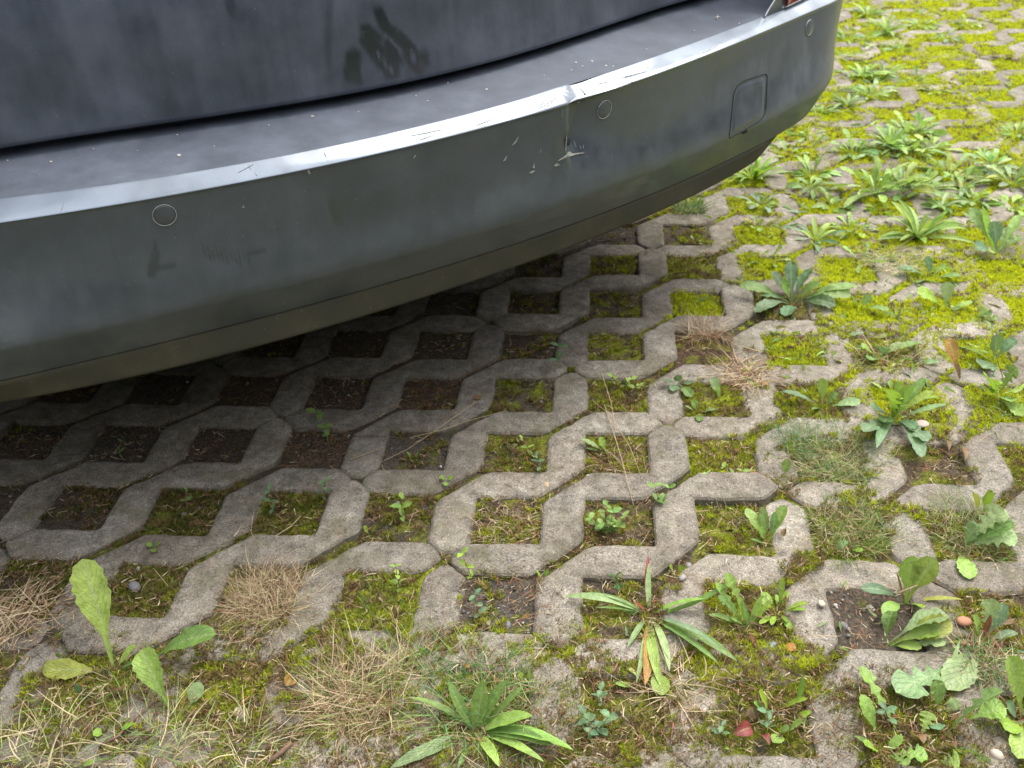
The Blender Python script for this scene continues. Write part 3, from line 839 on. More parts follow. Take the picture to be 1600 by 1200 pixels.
# only across the back: stop before the corner
ca = np.array([ab(q)[0] for q in Gg[5]])
cb = np.array([ab(q)[1] for q in Gg[5]])
cut = (ca > -1.5) & (ca < 0.17) & (cb > -0.1)
Gg = Gg[:, cut]
px3, py3, _ = proj(Gg)
smear = [([(575, 62), (600, 96), (612, 112)], 15), ([(552, 88), (550, 118)], 14), ([(600, 40), (628, 62), (650, 85), (664, 93)], 10), ([(592, 20), (602, 40)], 9), ([(610, 70), (620, 92)], 12), ([(572, 46), (588, 60)], 10), ([(640, 95), (655, 110)], 9), ([(540, 105), (560, 125)], 8)]
wp = np.zeros(px3.shape)
for pts, w in smear: wp = np.maximum(wp, stroke(px3, py3, pts, w))
for pts, w in [([(588, 80), (612, 112)], 2.0), ([(566, 84), (598, 118)], 2.2), ([(598, 52), (630, 82), (654, 95)], 2.2), ([(566, 100), (571, 124)], 3)]:
    wp = np.where(stroke(px3, py3, pts, w) > .3, -0.35, wp)
wp = np.maximum(wp, .35 * stroke(px3, py3, [(515, 0), (512, 100)], 6))
wp = np.maximum(wp, .5 * stroke(px3, py3, [(358, 0), (362, 18)], 9))
dg = 0.50 + .22 * (fbm(Gg[..., 0] * 8, Gg[..., 2] * 4, 14) - .5) + .15 * (1 - smooth(Gg[..., 2], .57, .62))
sheet('tailgate', Gg, M_GATE, car, {'dirt': dg, 'wipe': wp}, True)

def bvh_of(o):
    me = o.data
    return BVHTree.FromPolygons([v.co for v in me.vertices], [p_.vertices[:] for p_ in me.polygons])
BV = bvh_of(bumper)
def onto(px, py, bv=None):
    d = Vector(ray(px, py)).normalized()
    loc, nor, i, dd = (bv or BV).ray_cast(Vector(CC), d)
    if loc is None: return None
    if nor.dot(d) > 0: nor = -nor
    return loc, nor

# quarter panel that rises at the corner beyond the step, with the lamp in it
Gc = densify(smooth_rails([lerp(RL, RTp, .9, .0, .5285), lerp(RL, RTp, 1, -.004, .545), lerp(RL, RTp, 1, -.012, .60), lerp(RL, RTp, 1, -.03, .80), lerp(RL, RTp, 1, -.06, 1.02)], [4, 4, 6, 4]), 900)
ca = np.array([ab(q)[0] for q in Gc[0]]); cb = np.array([ab(q)[1] for q in Gc[0]])
k0 = np.argmax(ca > 0.03)
Gc = Gc[:, k0:]
# its inner edge sweeps up and back in a curve
rows_, cols_ = Gc.shape[:2]
zt = Gc[..., 2]
sw = np.clip((zt - .5285) / .05, 0, 1) ** .8
nc = 60
for r_ in range(rows_):
    w_ = np.clip(1 - np.arange(cols_) / nc, 0, 1) ** 2
    Gc[r_, :, :2] += (w_ * (sw[r_].mean() * 0.060 + max(0, zt[r_].mean() - .55) * .1))[:, None] * RT[None]
panel = sheet('quarter_panel', Gc, M_PAINT, car, {'dirt': np.full(Gc.shape[:2], .3), 'wipe': np.zeros(Gc.shape[:2])}, True)

BVP = bvh_of(panel)
def patch(name, outline, mat, parent, lift=.0012, bv=None, rim=None, thick=.0015):
    """a flat piece with the outline given, laid on the surface"""
    pts = [onto(*q, bv) for q in outline]
    pts = [q for q in pts if q]
    if len(pts) < 3: print('patch missed', name); return None
    bm = bmesh.new()
    top = [bm.verts.new(l + n_ * lift) for l, n_ in pts]
    low = [bm.verts.new(l - n_ * thick) for l, n_ in pts]
    cen = sum((v.co for v in top), Vector()) / len(top)
    try: bm.faces.new(top)
    except ValueError: pass
    for i in range(len(top)):
        j = (i + 1) % len(top)
        bm.faces.new((top[i], low[i], low[j], top[j]))
    bmesh.ops.triangulate(bm, faces=[f for f in bm.faces if len(f.verts) > 4])
    bmesh.ops.recalc_face_normals(bm, faces=bm.faces)
    me = bpy.data.meshes.new(name); bm.to_mesh(me); bm.free()
    return link(name, me, mat, parent)

def surf_patch(name, outline, mat, parent, lift, bv=None, n=14, attrs=True):
    """a curved piece following the surface: grid inside a rounded four-corner outline"""
    o = np.array(outline, float)
    bm = bmesh.new(); rings = []
    cen = o.mean(0)
    for s_ in np.linspace(1, 0.12, 7):
        ring = []
        for q in cen + (o - cen) * s_:
            h_ = onto(q[0], q[1], bv)
            if h_ is None: return None
            lf = lift if s_ < .99 else -0.0015
            ring.append(bm.verts.new(h_[0] + h_[1] * (lf if s_ > .99 or s_ < .93 else lift * .9)))
        rings.append(ring)
    for a_, b_ in zip(rings[:-1], rings[1:]):
        for i in range(len(a_)):
            j = (i + 1) % len(a_)
            bm.faces.new((a_[i], a_[j], b_[j], b_[i]))
    bm.faces.new(rings[-1])
    bmesh.ops.recalc_face_normals(bm, faces=bm.faces)
    for f in bm.faces: f.smooth = True
    me = bpy.data.meshes.new(name); bm.to_mesh(me); bm.free()
    for k_, v_ in (('dirt', .52), ('wipe', 0.)):
        at = me.attributes.new(k_, 'FLOAT', 'POINT'); at.data.foreach_set('value', np.full(len(me.vertices), v_, np.float32))
    return link(name, me, mat, parent)

def tube(name, pts, rad, mat, parent=None, closed=False, sides=6, taper=False, loc=None):
    pts = [Vector(p_) for p_ in pts]; n_ = len(pts); bm = bmesh.new(); rings = []
    for i, p_ in enumerate(pts):
        d = (pts[(i + 1) % n_] - pts[i - 1]) if closed else (pts[min(i + 1, n_ - 1)] - pts[max(i - 1, 0)])
        d.normalize()
        u = d.cross(Vector((0.13, 0.21, 0.97))).normalized(); w = d.cross(u)
        r_ = (rad[i] if hasattr(rad, '__len__') else rad) * ((1 - .6 * i / n_) if taper else 1)
        rings.append([bm.verts.new(p_ + (u * math.cos(k * 2 * math.pi / sides) + w * math.sin(k * 2 * math.pi / sides)) * r_) for k in range(sides)])
    for i in range(n_ if closed else n_ - 1):
        a_ = rings[i]; b_ = rings[(i + 1) % n_]
        for k in range(sides):
            bm.faces.new((a_[k], a_[(k + 1) % sides], b_[(k + 1) % sides], b_[k]))
    if not closed:
        bm.faces.new(rings[0][::-1]); bm.faces.new(rings[-1])
    bmesh.ops.recalc_face_normals(bm, faces=bm.faces)
    for f in bm.faces: f.smooth = True
    me = bpy.data.meshes.new(name); bm.to_mesh(me); bm.free()
    return link(name, me, mat, parent, loc)

tube('panel_edge_highlight', [Vector(Gc[r_, 0]) for r_ in range(rows_)], .0022, M_EDGE_HIGHLIGHT, panel, sides=6)  # highlight along the inner edge, painted in as a paler tube
M_RING = mat_simple('sensor_rim', (0.34, 0.34, 0.31), 0.5, 0.1, .3, 400)
M_GROOVE = mat_simple('groove_shadow_gap', (0.01, 0.01, 0.009), 0.9)
def sensor(px, py, r_=0.0118):
    l, n_ = onto(px, py)
    u = n_.cross(Vector((0, 0, 1))).normalized(); w = n_.cross(u)
    e_ = empty('parking_sensor'); e_.parent = car
    bm = bmesh.new(); N = 32
    prof = [(r_ * 1.0, -.002), (r_ * .98, .0009), (r_ * .9, .0012), (r_ * .05, .0014)]
    rings = [[bm.verts.new(l + (u * math.cos(k * 2 * math.pi / N) + w * math.sin(k * 2 * math.pi / N)) * a_ + n_ * b_) for k in range(N)] for a_, b_ in prof]
    for a_, b_ in zip(rings[:-1], rings[1:]):
        for k in range(N): bm.faces.new((a_[k], a_[(k + 1) % N], b_[(k + 1) % N], b_[k]))
    bm.faces.new(rings[-1]); bmesh.ops.recalc_face_normals(bm, faces=bm.faces)
    for f in bm.faces: f.smooth = True
    me = bpy.data.meshes.new('sensor_disc'); bm.to_mesh(me); bm.free()
    for k_, v_ in (('dirt', .5), ('wipe', 0.)):
        at = me.attributes.new(k_, 'FLOAT', 'POINT'); at.data.foreach_set('value', np.full(len(me.vertices), v_, np.float32))
    link('sensor_disc', me, M_PAINT, e_)
    circ = [l + n_ * .0008 + (u * math.cos(k * 2 * math.pi / 40) + w * math.sin(k * 2 * math.pi / 40)) * (r_ * 1.10) for k in range(40)]
    tube('sensor_ring', circ, .00055, M_RING, e_, True)
    return e_
for q in ((257, 336), (944, 171), (1264, 43)): sensor(*q)

# towing-eye cover with its dark joint
def rounded(corners, rad, n=5):
    o = fillet(corners, rad, n); return [tuple(q) for q in o]
cov = rounded([(1148, 131), (1199, 114), (1196, 184), (1139, 217)], [20, 7, 16, 5], 6)
cg = np.array(cov); cm = cg.mean(0)
cover = surf_patch('towing_eye_cover', [tuple(cm + (q - cm) * .96) for q in cg], M_PAINT, car, .0009)
ring_pts = [onto(*(cm + (q - cm) * 1.0)) for q in resample(cg, 4.0)]
ring_pts = [l + n_ * .0002 for l, n_ in ring_pts]
tube('cover_joint', ring_pts, .0008, M_GROOVE, cover, True)
patch('cover_notch', [(1158, 206), (1166, 201), (1167, 206), (1160, 209)], M_GROOVE, cover, .0016)
M_CHIP = mat_simple('bare_plastic_chip', (0.30, 0.30, 0.27), 0.7, 0, .25, 300)
# damage: split, exposed filler and chips
patch('paint_crack', [(872, 251), (884, 243), (887, 238), (890, 237), (894, 240), (905, 238.5), (914, 238.6), (905, 240.5), (896, 242.5), (890, 244.5), (882, 247)], M_CHIP, bumper, .0012)
patch('dent_hole', [(885, 219), (889, 217), (891, 222), (889, 226), (885, 224)], M_GROOVE, bumper, .0012)
patch('dent_split', [(882.9, 236), (883.6, 222), (884.3, 212), (884.9, 212), (884.5, 222), (883.8, 236)], M_CHIP, bumper, .0010)
for q in ([(827, 270), (833, 266), (836, 267), (830, 271)], [(832, 262), (834, 255), (835.5, 263)], [(866, 259), (870, 255), (875, 257), (869, 260)], [(800, 227), (806, 219), (810, 213), (806, 223)], [(786, 252), (792, 243), (790, 250)],
          [(480, 268), (482, 264), (485, 271), (483, 272)], [(399, 266), (400, 272), (402, 275)], [(1161, 188), (1163, 178), (1164.5, 189), (1163, 196)], [(645, 248), (648, 242), (650, 243)], [(378, 324), (381, 320), (382, 325)]):
    patch('paint_chip', q, M_CHIP, bumper, .0008)
M_SCUFF = mat_simple('scuff_mark', (0.16, 0.17, 0.18), 0.7, 0, .3, 300)
def scratch(x1, y1, x2, y2, w, mat):
    L_ = math.hypot(x2 - x1, y2 - y1); nx, ny = -(y2 - y1) / L_ * w, (x2 - x1) / L_ * w
    mx, my = (x1 + x2) / 2, (y1 + y2) / 2
    patch('scratch', [(x1, y1), (mx + nx, my + ny), (x2, y2), (mx - nx * .6, my - ny * .6)], mat, bumper, .0006)
for q in [(826, 176, 868, 148), (838, 172, 872, 152), (850, 170, 866, 158), (905, 137, 918, 150), (960, 124, 1010, 112), (975, 122, 995, 116), (640, 213, 690, 203), (655, 219, 676, 212), (372, 270, 396, 257), (94, 334, 100, 316), (392, 266, 386, 252), (510, 246, 506, 238), (675, 193, 674, 200), (1090, 86, 1120, 74), (1105, 84, 1112, 72), (745, 196, 770, 186), (930, 132, 950, 128)]:
    scratch(*q, .45, M_SCUFF)
for q in [(896, 218, 900, 232), (906, 226, 908, 234), (912, 225, 911, 233), (846, 232, 843, 240), (917, 243, 919, 246), (954, 241, 956, 244), (877, 168, 878, 186), (1010, 100, 1013, 108)]:
    scratch(*q, .5, M_CHIP)
# droppings and seeds caught on the step
BVT = bvh_of(bpy.data.objects['bumper_step'])
M_SPEC = mat_simple('pale_speck', (0.36, 0.34, 0.30), 0.8)
for (sx, sy, sr) in [(80, 253, 4), (12, 251, 2), (280, 243, 5), (146, 233, 2), (488, 182, 4), (277, 211, 2), (420, 196, 2), (668, 158, 2), (760, 140, 3), (850, 118, 2), (900, 98, 3), (925, 96, 3), (947, 103, 3), (958, 104, 2), (1010, 77, 2), (1155, 37, 2), (335, 229, 2), (560, 175, 2), (650, 150, 2), (910, 104, 2), (893, 110, 2), (700, 130, 2), (215, 236, 1.5), (1085, 48, 1.5)]:
    sr *= .55
    pts = [(sx + sr * (1.0 + .4 * random.random()) * math.cos(t), sy + sr * .45 * (1 + .5 * random.random()) * math.sin(t)) for t in np.linspace(0, 6.28, 8)[:-1]]
    patch('speck', pts, M_SPEC, bpy.data.objects['bumper_step'], .0008, BVT)
for pts in ([(1116, 29), (1121, 27.4), (1126, 27.6), (1121, 28.8)], [(1120.5, 32), (1120, 28), (1121, 23), (1122, 28)]):
    patch('seed', pts, M_SPEC, bpy.data.objects['bumper_step'], .002, BVT)

# tail lamp in the quarter panel
M_RED = mat_simple('red_lamp_lens', (0.16, 0.01, 0.015), 0.12, 0, .1, 50, coat=1)
M_TRIM = mat_simple('pale_lamp_trim', (0.45, 0.46, 0.46), 0.3, 0.3)
def wpt(a_, b_, z): return [*xy(a_, b_), z]
lamp = patch('tail_lamp', [(1228, 9), (1232, -35), (1268, -48), (1256, -5)], M_RED, car, .004, BVP)
if lamp:
    patch('lamp_trim', [(1226, 12), (1228, 9.5), (1256, -4.5), (1258, -3)], M_TRIM, lamp, .005, BVP)

# bodywork round the parts in view: sides, roof, floor, glass, wheels
M_GLASS = mat_simple('dark_glass', (0.01, 0.012, 0.012), 0.05, 0, .05, 5, 0.6, 1)
def prism(name, outline_ab, z0, z1, mat, parent, inset=0.0):
    bm = bmesh.new()
    lo = [bm.verts.new((*xy(a_, b_), z0)) for a_, b_ in outline_ab]
    cx = np.mean([q[0] for q in outline_ab]); cy = np.mean([q[1] for q in outline_ab])
    hi = [bm.verts.new((*xy(a_ + (cx - a_) * inset, b_ + (cy - b_) * inset), z1)) for a_, b_ in outline_ab]
    n_ = len(lo); bm.faces.new(lo); bm.faces.new(hi)
    for i in range(n_): bm.faces.new((lo[i], lo[(i + 1) % n_], hi[(i + 1) % n_], hi[i]))
    bmesh.ops.recalc_face_normals(bm, faces=bm.faces)
    me = bpy.data.meshes.new(name); bm.to_mesh(me); bm.free()
    for k_, v_ in (('dirt', .35), ('wipe', 0.)):
        at = me.attributes.new(k_, 'FLOAT', 'POINT'); at.data.foreach_set('value', np.full(len(me.vertices), v_, np.float32))
    return link(name, me, mat, parent)
core = [(q[0], q[1]) for q in lerp(RB, RB, 0, -.055)[0][::8]]
core = [q for q in core if q[1] > -.62] 
front = [(.27, -4.0), (.10, -4.35), (-1.35, -4.35), (-1.52, -4.0)]
prism('underbody', core + front, .27, .30, M_DARK, car)
prism('underbody_shade_box', [(.05, .10), (.08, -.55), (.08, -4.0), (-1.32, -4.0), (-1.32, -.55), (-1.28, .10)], .165, .268, M_DARK, car)  # added box, unseen: blocks light to darken the ground under the car
prism('body_shell', [(.28, -.62), (.30, -1.5), (.30, -3.6), (.12, -4.2), (-1.38, -4.2), (-1.55, -3.6), (-1.55, -1.5), (-1.55, -.62)], .302, .98, M_PAINT, car, .02)
ring_hi = [(q[0], q[1]) for q in lerp(RG, RG, 0, -.03)[0][::8]]
prism('load_floor', [q for q in ring_hi if q[1] > -.62] + [(.2, -.64), (-1.5, -.64)], .302, .535, M_DARK, car)
prism('cabin', [(.22, -.15), (.24, -1.0), (.22, -2.6), (-1.48, -2.6), (-1.50, -1.0), (-1.48, -.15)], .985, 1.50, M_GLASS, car, .13)
prism('roof', [(.10, -.35), (.12, -1.0), (.10, -2.3), (-1.36, -2.3), (-1.38, -1.0), (-1.36, -.35)], 1.50, 1.54, M_PAINT, car, .04)
def wheel(a_, b_):
    w = empty('wheel', (*xy(a_, b_), .31), AL); w.parent = car
    for nm, prof, mt in (('tyre', [(.20, -.10), (.29, -.105), (.31, -.08), (.31, .08), (.29, .105), (.20, .10)], M_BLACK), ('rim', [(.02, -.05), (.18, -.06), (.205, -.095), (.205, .095), (.18, .06), (.02, .07)], M_TRIM)):
        bm = bmesh.new(); N = 36
        rings = [[bm.verts.new((x_, r_ * math.cos(k * 2 * math.pi / N), r_ * math.sin(k * 2 * math.pi / N))) for k in range(N)] for r_, x_ in prof]
        for i in range(len(rings)):
            p_, q = rings[i], rings[(i + 1) % len(rings)]
            for k in range(N): bm.faces.new((p_[k], p_[(k + 1) % N], q[(k + 1) % N], q[k]))
        bmesh.ops.recalc_face_normals(bm, faces=bm.faces)
        me = bpy.data.meshes.new(nm); bm.to_mesh(me); bm.free(); link(nm, me, mt, w)
for a_ in (.14, -1.40):
    for b_ in (-.95, -3.5): wheel(a_, b_)
#VEG
# the trees behind the viewer, which darken the horizon and show in the paint
def tree_row():
    n = 26000
    az = rng.uniform(R(150), R(395), n); rr = rng.uniform(6.5, 9.5, n)
    zz_ = rng.uniform(0.0, 1.0, n) ** .8 * (3.3 + 1.6 * vn(az * 5, az * 0, 7))
    c = np.stack([CC[0] + rr * np.cos(az), CC[1] + rr * np.sin(az), zz_], -1)
    u = rng.normal(0, 1, (n, 3)); u /= np.linalg.norm(u, axis=1)[:, None]
    w = np.cross(u, rng.normal(0, 1, (n, 3))); w /= np.linalg.norm(w, axis=1)[:, None]
    s1 = rng.uniform(.12, .28, (n, 1))
    v = np.stack([c - u * s1, c - w * s1 * .6, c + u * s1, c + w * s1 * .6], 1).reshape(-1, 3)
    cl = np.array([.05, .085, .022]) * rng.uniform(.6, 1.5, (n, 1))
    o = link('background_trees', mesh_np('background_trees', v, np.arange(4 * n).reshape(-1, 4), np.repeat(cl, 4, 0), M_GRASS))
    tag(o, 'dark green trees mirrored faintly in the bumper paint', 'trees', kind='stuff')
tree_row()
# ------------------------------------------------------------------ plants
GREENS = {'fresh': (.26, .39, .075), 'mid': (.17, .28, .065), 'blue': (.135, .235, .115), 'dark': (.06, .12, .03), 'yellow': (.30, .32, .05),
          'pale': (.27, .37, .15), 'brown': (.20, .11, .05), 'red': (.26, .05, .05), 'orange': (.42, .20, .04), 'lime': (.25, .40, .04), 'grey': (.20, .28, .16), 'pink': (.45, .14, .16)}

def leaf_mesh(B, T, W, kind, arch=0.15, roll=0.0, fold=0.25, seed=0, curl=0.0, loc=(0, 0, 0)):
    B = np.array(B, float); T = np.array(T, float); r_ = np.random.default_rng(seed)
    D = T - B; L = np.linalg.norm(D)
    n_ = {'lobed': 26, 'dand': 20, 'long': 13, 'oval': 10, 'ovate': 8, 'blade': 9}[kind]
    t = np.linspace(0, 1, n_ + 1)
    up = np.array([0, 0, 1.0])
    dn = D / L
    side = np.cross(dn, up)
    if np.linalg.norm(side) < .35: side = np.array([1.0, 0.1, 0]) - dn * dn[0]
    side /= np.linalg.norm(side)
    nor = np.cross(side, dn)
    side = side * math.cos(roll) + nor * math.sin(roll); nor = np.cross(side, dn)
    mid = (B + T) / 2 + (up * .75 + nor * .25) * arch * L + side * r_.normal(0, .05) * L
    t3 = t[:, None]
    c = (1 - t3) ** 2 * B + 2 * t3 * (1 - t3) * mid + t3 ** 2 * T
    if kind == 'dand':
        w = np.where(t < .3, .07 + .10 * t / .3, 0) + np.where(t >= .3, .17 + .83 * np.sin(np.clip((t - .3) / .42, 0, 1) * np.pi / 2) ** 1.3, 0)
        w = np.where(t > .72, np.sqrt(np.clip(1 - ((t - .72) / .28) ** 2.2, 0, 1)), w)
        tooth = 1 - r_.uniform(.04, .17, n_ + 1) * ((np.arange(n_ + 1) % 2) == 0) * (t > .25) * (t < .93)
        w = w * tooth
    elif kind == 'lobed':
        w = np.clip(t / .25, 0, 1) * .12 + smooth(t, .15, .75) * .88
        w = np.where(t > .8, np.sqrt(np.clip(1 - ((t - .8) / .2) ** 2, 0, 1)), w)
        saw = np.array([1.0, .75, .42, .38])[np.arange(n_ + 1) % 4]
        w = w * np.where(t < .78, saw, 1)
    elif kind == 'long':
        w = .14 + .86 * np.sin(np.clip(t, 0, 1) ** 1.15 * np.pi) ** .85; w = np.where(t > .97, 0.04, w)
    elif kind == 'oval':
        w = np.where(t < .35, .09, np.sqrt(np.clip(1 - ((t - .68) / .33) ** 2, 0, 1)))
    elif kind == 'ovate':
        w = np.sin(np.clip(t * .97 + .02, 0, 1) ** .8 * np.pi) ** .8
    else:
        w = np.minimum(1, .6 + t * 2) * (1 - t ** 2.2) + .02
    w = w * W / 2
    s_ = np.array([-1, -.55, 0, .55, 1.0])
    tan = np.gradient(c, axis=0); tan /= np.linalg.norm(tan, axis=1)[:, None]
    sd = side[None] - tan * (tan @ side)[:, None]; sd /= np.linalg.norm(sd, axis=1)[:, None]
    nr = np.cross(sd, tan)
    if kind in ('dand', 'lobed', 'oval', 'ovate', 'long'):
        wav = (r_.normal(0, .10, (n_ + 1, 5)) * np.abs(s_)) * w[:, None] * (1.0 if kind != 'long' else .6)
    else: wav = 0
    hgt = (np.abs(s_)[None] * fold + (s_[None] ** 2) * curl) * w[:, None] + wav
    tw = r_.normal(0, .25) * t
    a_ = s_[None] * w[:, None]
    v = c[:, None] + sd[:, None] * (a_ * np.cos(tw)[:, None])[..., None] + nr[:, None] * (hgt + a_ * np.sin(tw)[:, None])[..., None]
    uv = np.stack([np.tile((s_ + 1) / 2, (n_ + 1, 1)), np.tile(t[:, None], (1, 5))], -1).reshape(-1, 2)
    i = np.arange((n_ + 1) * 5).reshape(n_ + 1, 5)
    f = np.stack([i[:-1, :-1], i[:-1, 1:], i[1:, 1:], i[1:, :-1]], -1).reshape(-1, 4)
    return mesh_np('leaf', v.reshape(-1, 3) - np.array(loc), f, None, M_LEAF, True, uv)

def tint(o, key, j=.12, bright=1.0):
    c = np.array(GREENS[key]) * (1 + random.gauss(0, j)) * bright * np.array([1 + random.gauss(0, j * .6), 1, 1])
    o.color = (*np.clip(c, .01, .8), 1)

def ground_z(p):
    return 0.0 if stone_depth(np.array([p[0]]), np.array([p[1]]))[0] > 0.0005 else -0.010

PID = [0]
def plant(name, base, label, cat, leaves, group=None, zb=None):
    """leaves: (tip px, tip py, tip height, width m, kind, colour[, arch, roll, fold, base px, base py])"""
    PID[0] += 1
    b = hit(*base); b[2] = ground_z(b) if zb is None else zb
    e_ = empty(name, b); tag(e_, label, cat, group)
    for k, lf in enumerate(leaves):
        tx, ty, tz, W, kind, colr = lf[:6]
        ex = list(lf[6:]) + [None] * 5
        arch = ex[0] if ex[0] is not None else .12
        T = hit(tx, ty, tz)
        bb = hit(ex[3], ex[4]) if ex[3] is not None else b + np.array([random.gauss(0, .001), random.gauss(0, .001), 0])
        if ex[3] is not None: bb[2] = ground_z(bb)
        me = leaf_mesh(bb, T, W * (1.3 if kind in ('dand', 'lobed') else 1.1), kind, arch, ex[1] or 0.0, ex[2] if ex[2] is not None else .22, PID[0] * 50 + k, 0, b)
        o = link('leaf', me, None, e_); tint(o, colr)
    return e_

def rosette(base, n, size, W, kind, colr, label, cat='weed', up=.35, group=None, name='rosette_weed', core='fresh', zb=None, spread=6.28, a0=None, jitter=.35):
    PID[0] += 1
    b = hit(*base); b[2] = ground_z(b) if zb is None else zb
    e_ = empty(name, b); tag(e_, label, cat, group)
    if size > .055: n = int(n * 1.5); W = W * .85
    a0 = random.uniform(0, 6.28) if a0 is None else a0
    for k in range(n):
        az = a0 + k * spread / n + random.gauss(0, .25)
        inner = random.random()
        el = max(.03, random.gauss(up * .8, jitter * up * .7 + .08)) + (.45 if inner < .18 else 0)
        L = size * random.uniform(.6, 1.15) * (.75 if inner < .22 else 1)
        T = b + L * np.array([math.cos(az) * math.cos(el), math.sin(az) * math.cos(el), math.sin(el)])
        T[2] = max(T[2] - L * .12 * random.random(), .002)
        me = leaf_mesh(b + np.array([math.cos(az), math.sin(az), 0]) * .0015, T, W * random.uniform(.75, 1.2), kind, random.uniform(.10, .30), random.gauss(0, .35), random.uniform(.1, .4), PID[0] * 50 + k, 0, b)
        o = link('leaf', me, None, e_)
        r_ = random.random()
        tint(o, core if (inner < .22) else ('yellow' if r_ < .04 else ('pale' if r_ < .12 else colr)), .16, 1.16 if base[1] < 420 else 1.0)  # farther leaves tinted lighter: stronger sunlight painted into their colour
    return e_

def sprig(base, tip, h, pairs, ls, colr, label, cat='seedling', name='seedling', group=None, lw=.55):
    """little stem with opposite leaves; tip pixel taken at height h"""
    PID[0] += 1
    b = hit(*base); b[2] = ground_z(b)
    T = hit(*tip, h) - b
    e_ = empty(name, b); tag(e_, label, cat, group)
    N = 6
    bend = np.array([random.gauss(0, .1), random.gauss(0, .1), 0]) * h
    pts = [T * (i / N) + bend * math.sin(math.pi * i / N) for i in range(N + 1)]
    tube('stem', pts, .0009, M_STEM if random.random() < .6 else M_STEMR, e_, sides=5, taper=True)
    az0 = random.uniform(0, 3.14)
    for p_ in range(pairs):
        t = (p_ + 1) / pairs
        c = T * t + bend * math.sin(math.pi * t)
        az = az0 + p_ * 1.57 + random.gauss(0, .2)
        for sgn in (0, 1):
            a_ = az + sgn * math.pi + random.gauss(0, .15)
            l = ls * random.uniform(.75, 1.15) * (1 - .35 * abs(t - .6))
            el = random.uniform(.05, .55)
            q = c + l * np.array([math.cos(a_) * math.cos(el), math.sin(a_) * math.cos(el), math.sin(el)])
            me = leaf_mesh(c, q, l * lw * random.uniform(.85, 1.15), 'ovate', .12, random.gauss(0, .2), .2, PID[0] * 50 + p_ * 2 + sgn)
            o = link('leaf', me, None, e_); tint(o, colr, .1, 1 + .25 * t)
    return e_

def tuft(base, n, rad, L, w, cols, label, cat='grass', name='grass_tuft', up=1.0, group=None, spreadr=None, droop=.35, seg=4, zoff=0.0):
    """cols: list of (colour, weight)"""
    PID[0] += 1
    b = hit(*base); b[2] = ground_z(b) + zoff
    r_ = np.random.default_rng(PID[0]); n = int(n * 1.5); L = L * 1.15
    rr = rad * np.sqrt(r_.random(n)); th = r_.uniform(0, 6.28, n)
    rr = rr * (.65 + .7 * vn(np.cos(th) * 2.2 + PID[0] * 3.1, np.sin(th) * 2.2, PID[0]))
    if spreadr: ex, ey = spreadr
    else: ex = ey = 1
    x = rr * np.cos(th) * ex; y = rr * np.sin(th) * ey
    az = np.where(r_.random(n) < .5, th + r_.normal(0, .7, n), r_.uniform(0, 6.28, n))
    el = np.clip(r_.normal(up, .38, n), -.05, 1.5)
    Ls = L * r_.uniform(.4, 1.15, n)
    pal = np.array([c for c, _ in cols]); pw = np.array([w_ for _, w_ in cols], float); pw /= pw.sum()
    col = pal[r_.choice(len(pal), n, p=pw)] * r_.uniform(.7, 1.25, (n, 1))
    wd = 1.5 * w * r_.uniform(.6, 1.2, n)
    v, f, cv = strands(x, y, np.zeros(n), Ls, az, el, wd, col, np.clip(r_.normal(droop, .2, n), 0, 1), seg)
    # nothing may dip below the ground
    v[:, 2] = np.maximum(v[:, 2], .0008 + .002 * r_.random(len(v)))
    o = link(name, mesh_np(name, v, f, cv, M_GRASS), None, None, b)
    tag(o, label, cat, group)
    return o

STRAW = (.62, .50, .32); STRAW2 = (.44, .33, .20); GR = (.17, .29, .07); GR2 = (.13, .27, .11); GRY = (.34, .38, .14); RUST = (.36, .20, .12)

# --- dandelions and other plants drawn leaf by leaf, front of the picture
plant('dandelion', (176, 1042), 'tall upright dandelion leaf, big and bright green, small leaves at its foot, left front', 'dandelion', [
    (129, 873, .100, .034, 'dand', 'fresh', .05, .1, .35), (212, 1008, .022, .011, 'oval', 'fresh', .1, 0, .3),
    (66, 1047, .006, .020, 'dand', 'yellow', .12, .2, .2), (222, 1030, .012, .006, 'long', 'mid', .1), (160, 1046, .012, .004, 'long', 'mid')])
plant('dandelion', (274, 1116), 'dandelion with two drooping leaves, one folded down and one arching right, at left front', 'dandelion', [
    (222, 1014, .050, .026, 'dand', 'fresh', .28, .4, .3), (338, 991, .040, .022, 'dand', 'mid', .20, -.3, .4, 226, 1032)])
plant('fallen_leaf', (290, 1106), 'single oval pale green leaf lying beside the drooping dandelion', 'leaf', [(312, 1066, .010, .021, 'oval', 'pale', .05, .2, .1)])
plant('clover', (128, 1082), 'little three-part clover leaf under the yellowing dandelion leaf', 'clover', [
    (119, 1068, .014, .008, 'oval', 'blue', .1), (137, 1066, .014, .008, 'oval', 'blue', .1), (130, 1092, .009, .009, 'oval', 'blue', .1), (139, 1083, .012, .008, 'oval', 'mid', .1)])
plant('clover', (95, 1030), 'tiny two-leaved green seedling above the yellowing dandelion leaf', 'seedling', [(91, 1020, .012, .006, 'oval', 'fresh'), (103, 1016, .012, .006, 'oval', 'mid')])
plant('round_leaf_seedling', (165, 1150), 'pair of round yellow green leaves on thin stalks by the reddish twig', 'seedling', [
    (145, 1144, .008, .010, 'oval', 'lime', .1), (208, 1132, .010, .011, 'oval', 'lime', .1, 0, .1, 182, 1142)])
plant('round_leaf_seedling', (125, 1196), 'small green leaves poking in at the bottom edge below the reddish twig', 'seedling', [(145, 1193, .008, .010, 'oval', 'fresh'), (118, 1198, .006, .008, 'oval', 'fresh')])

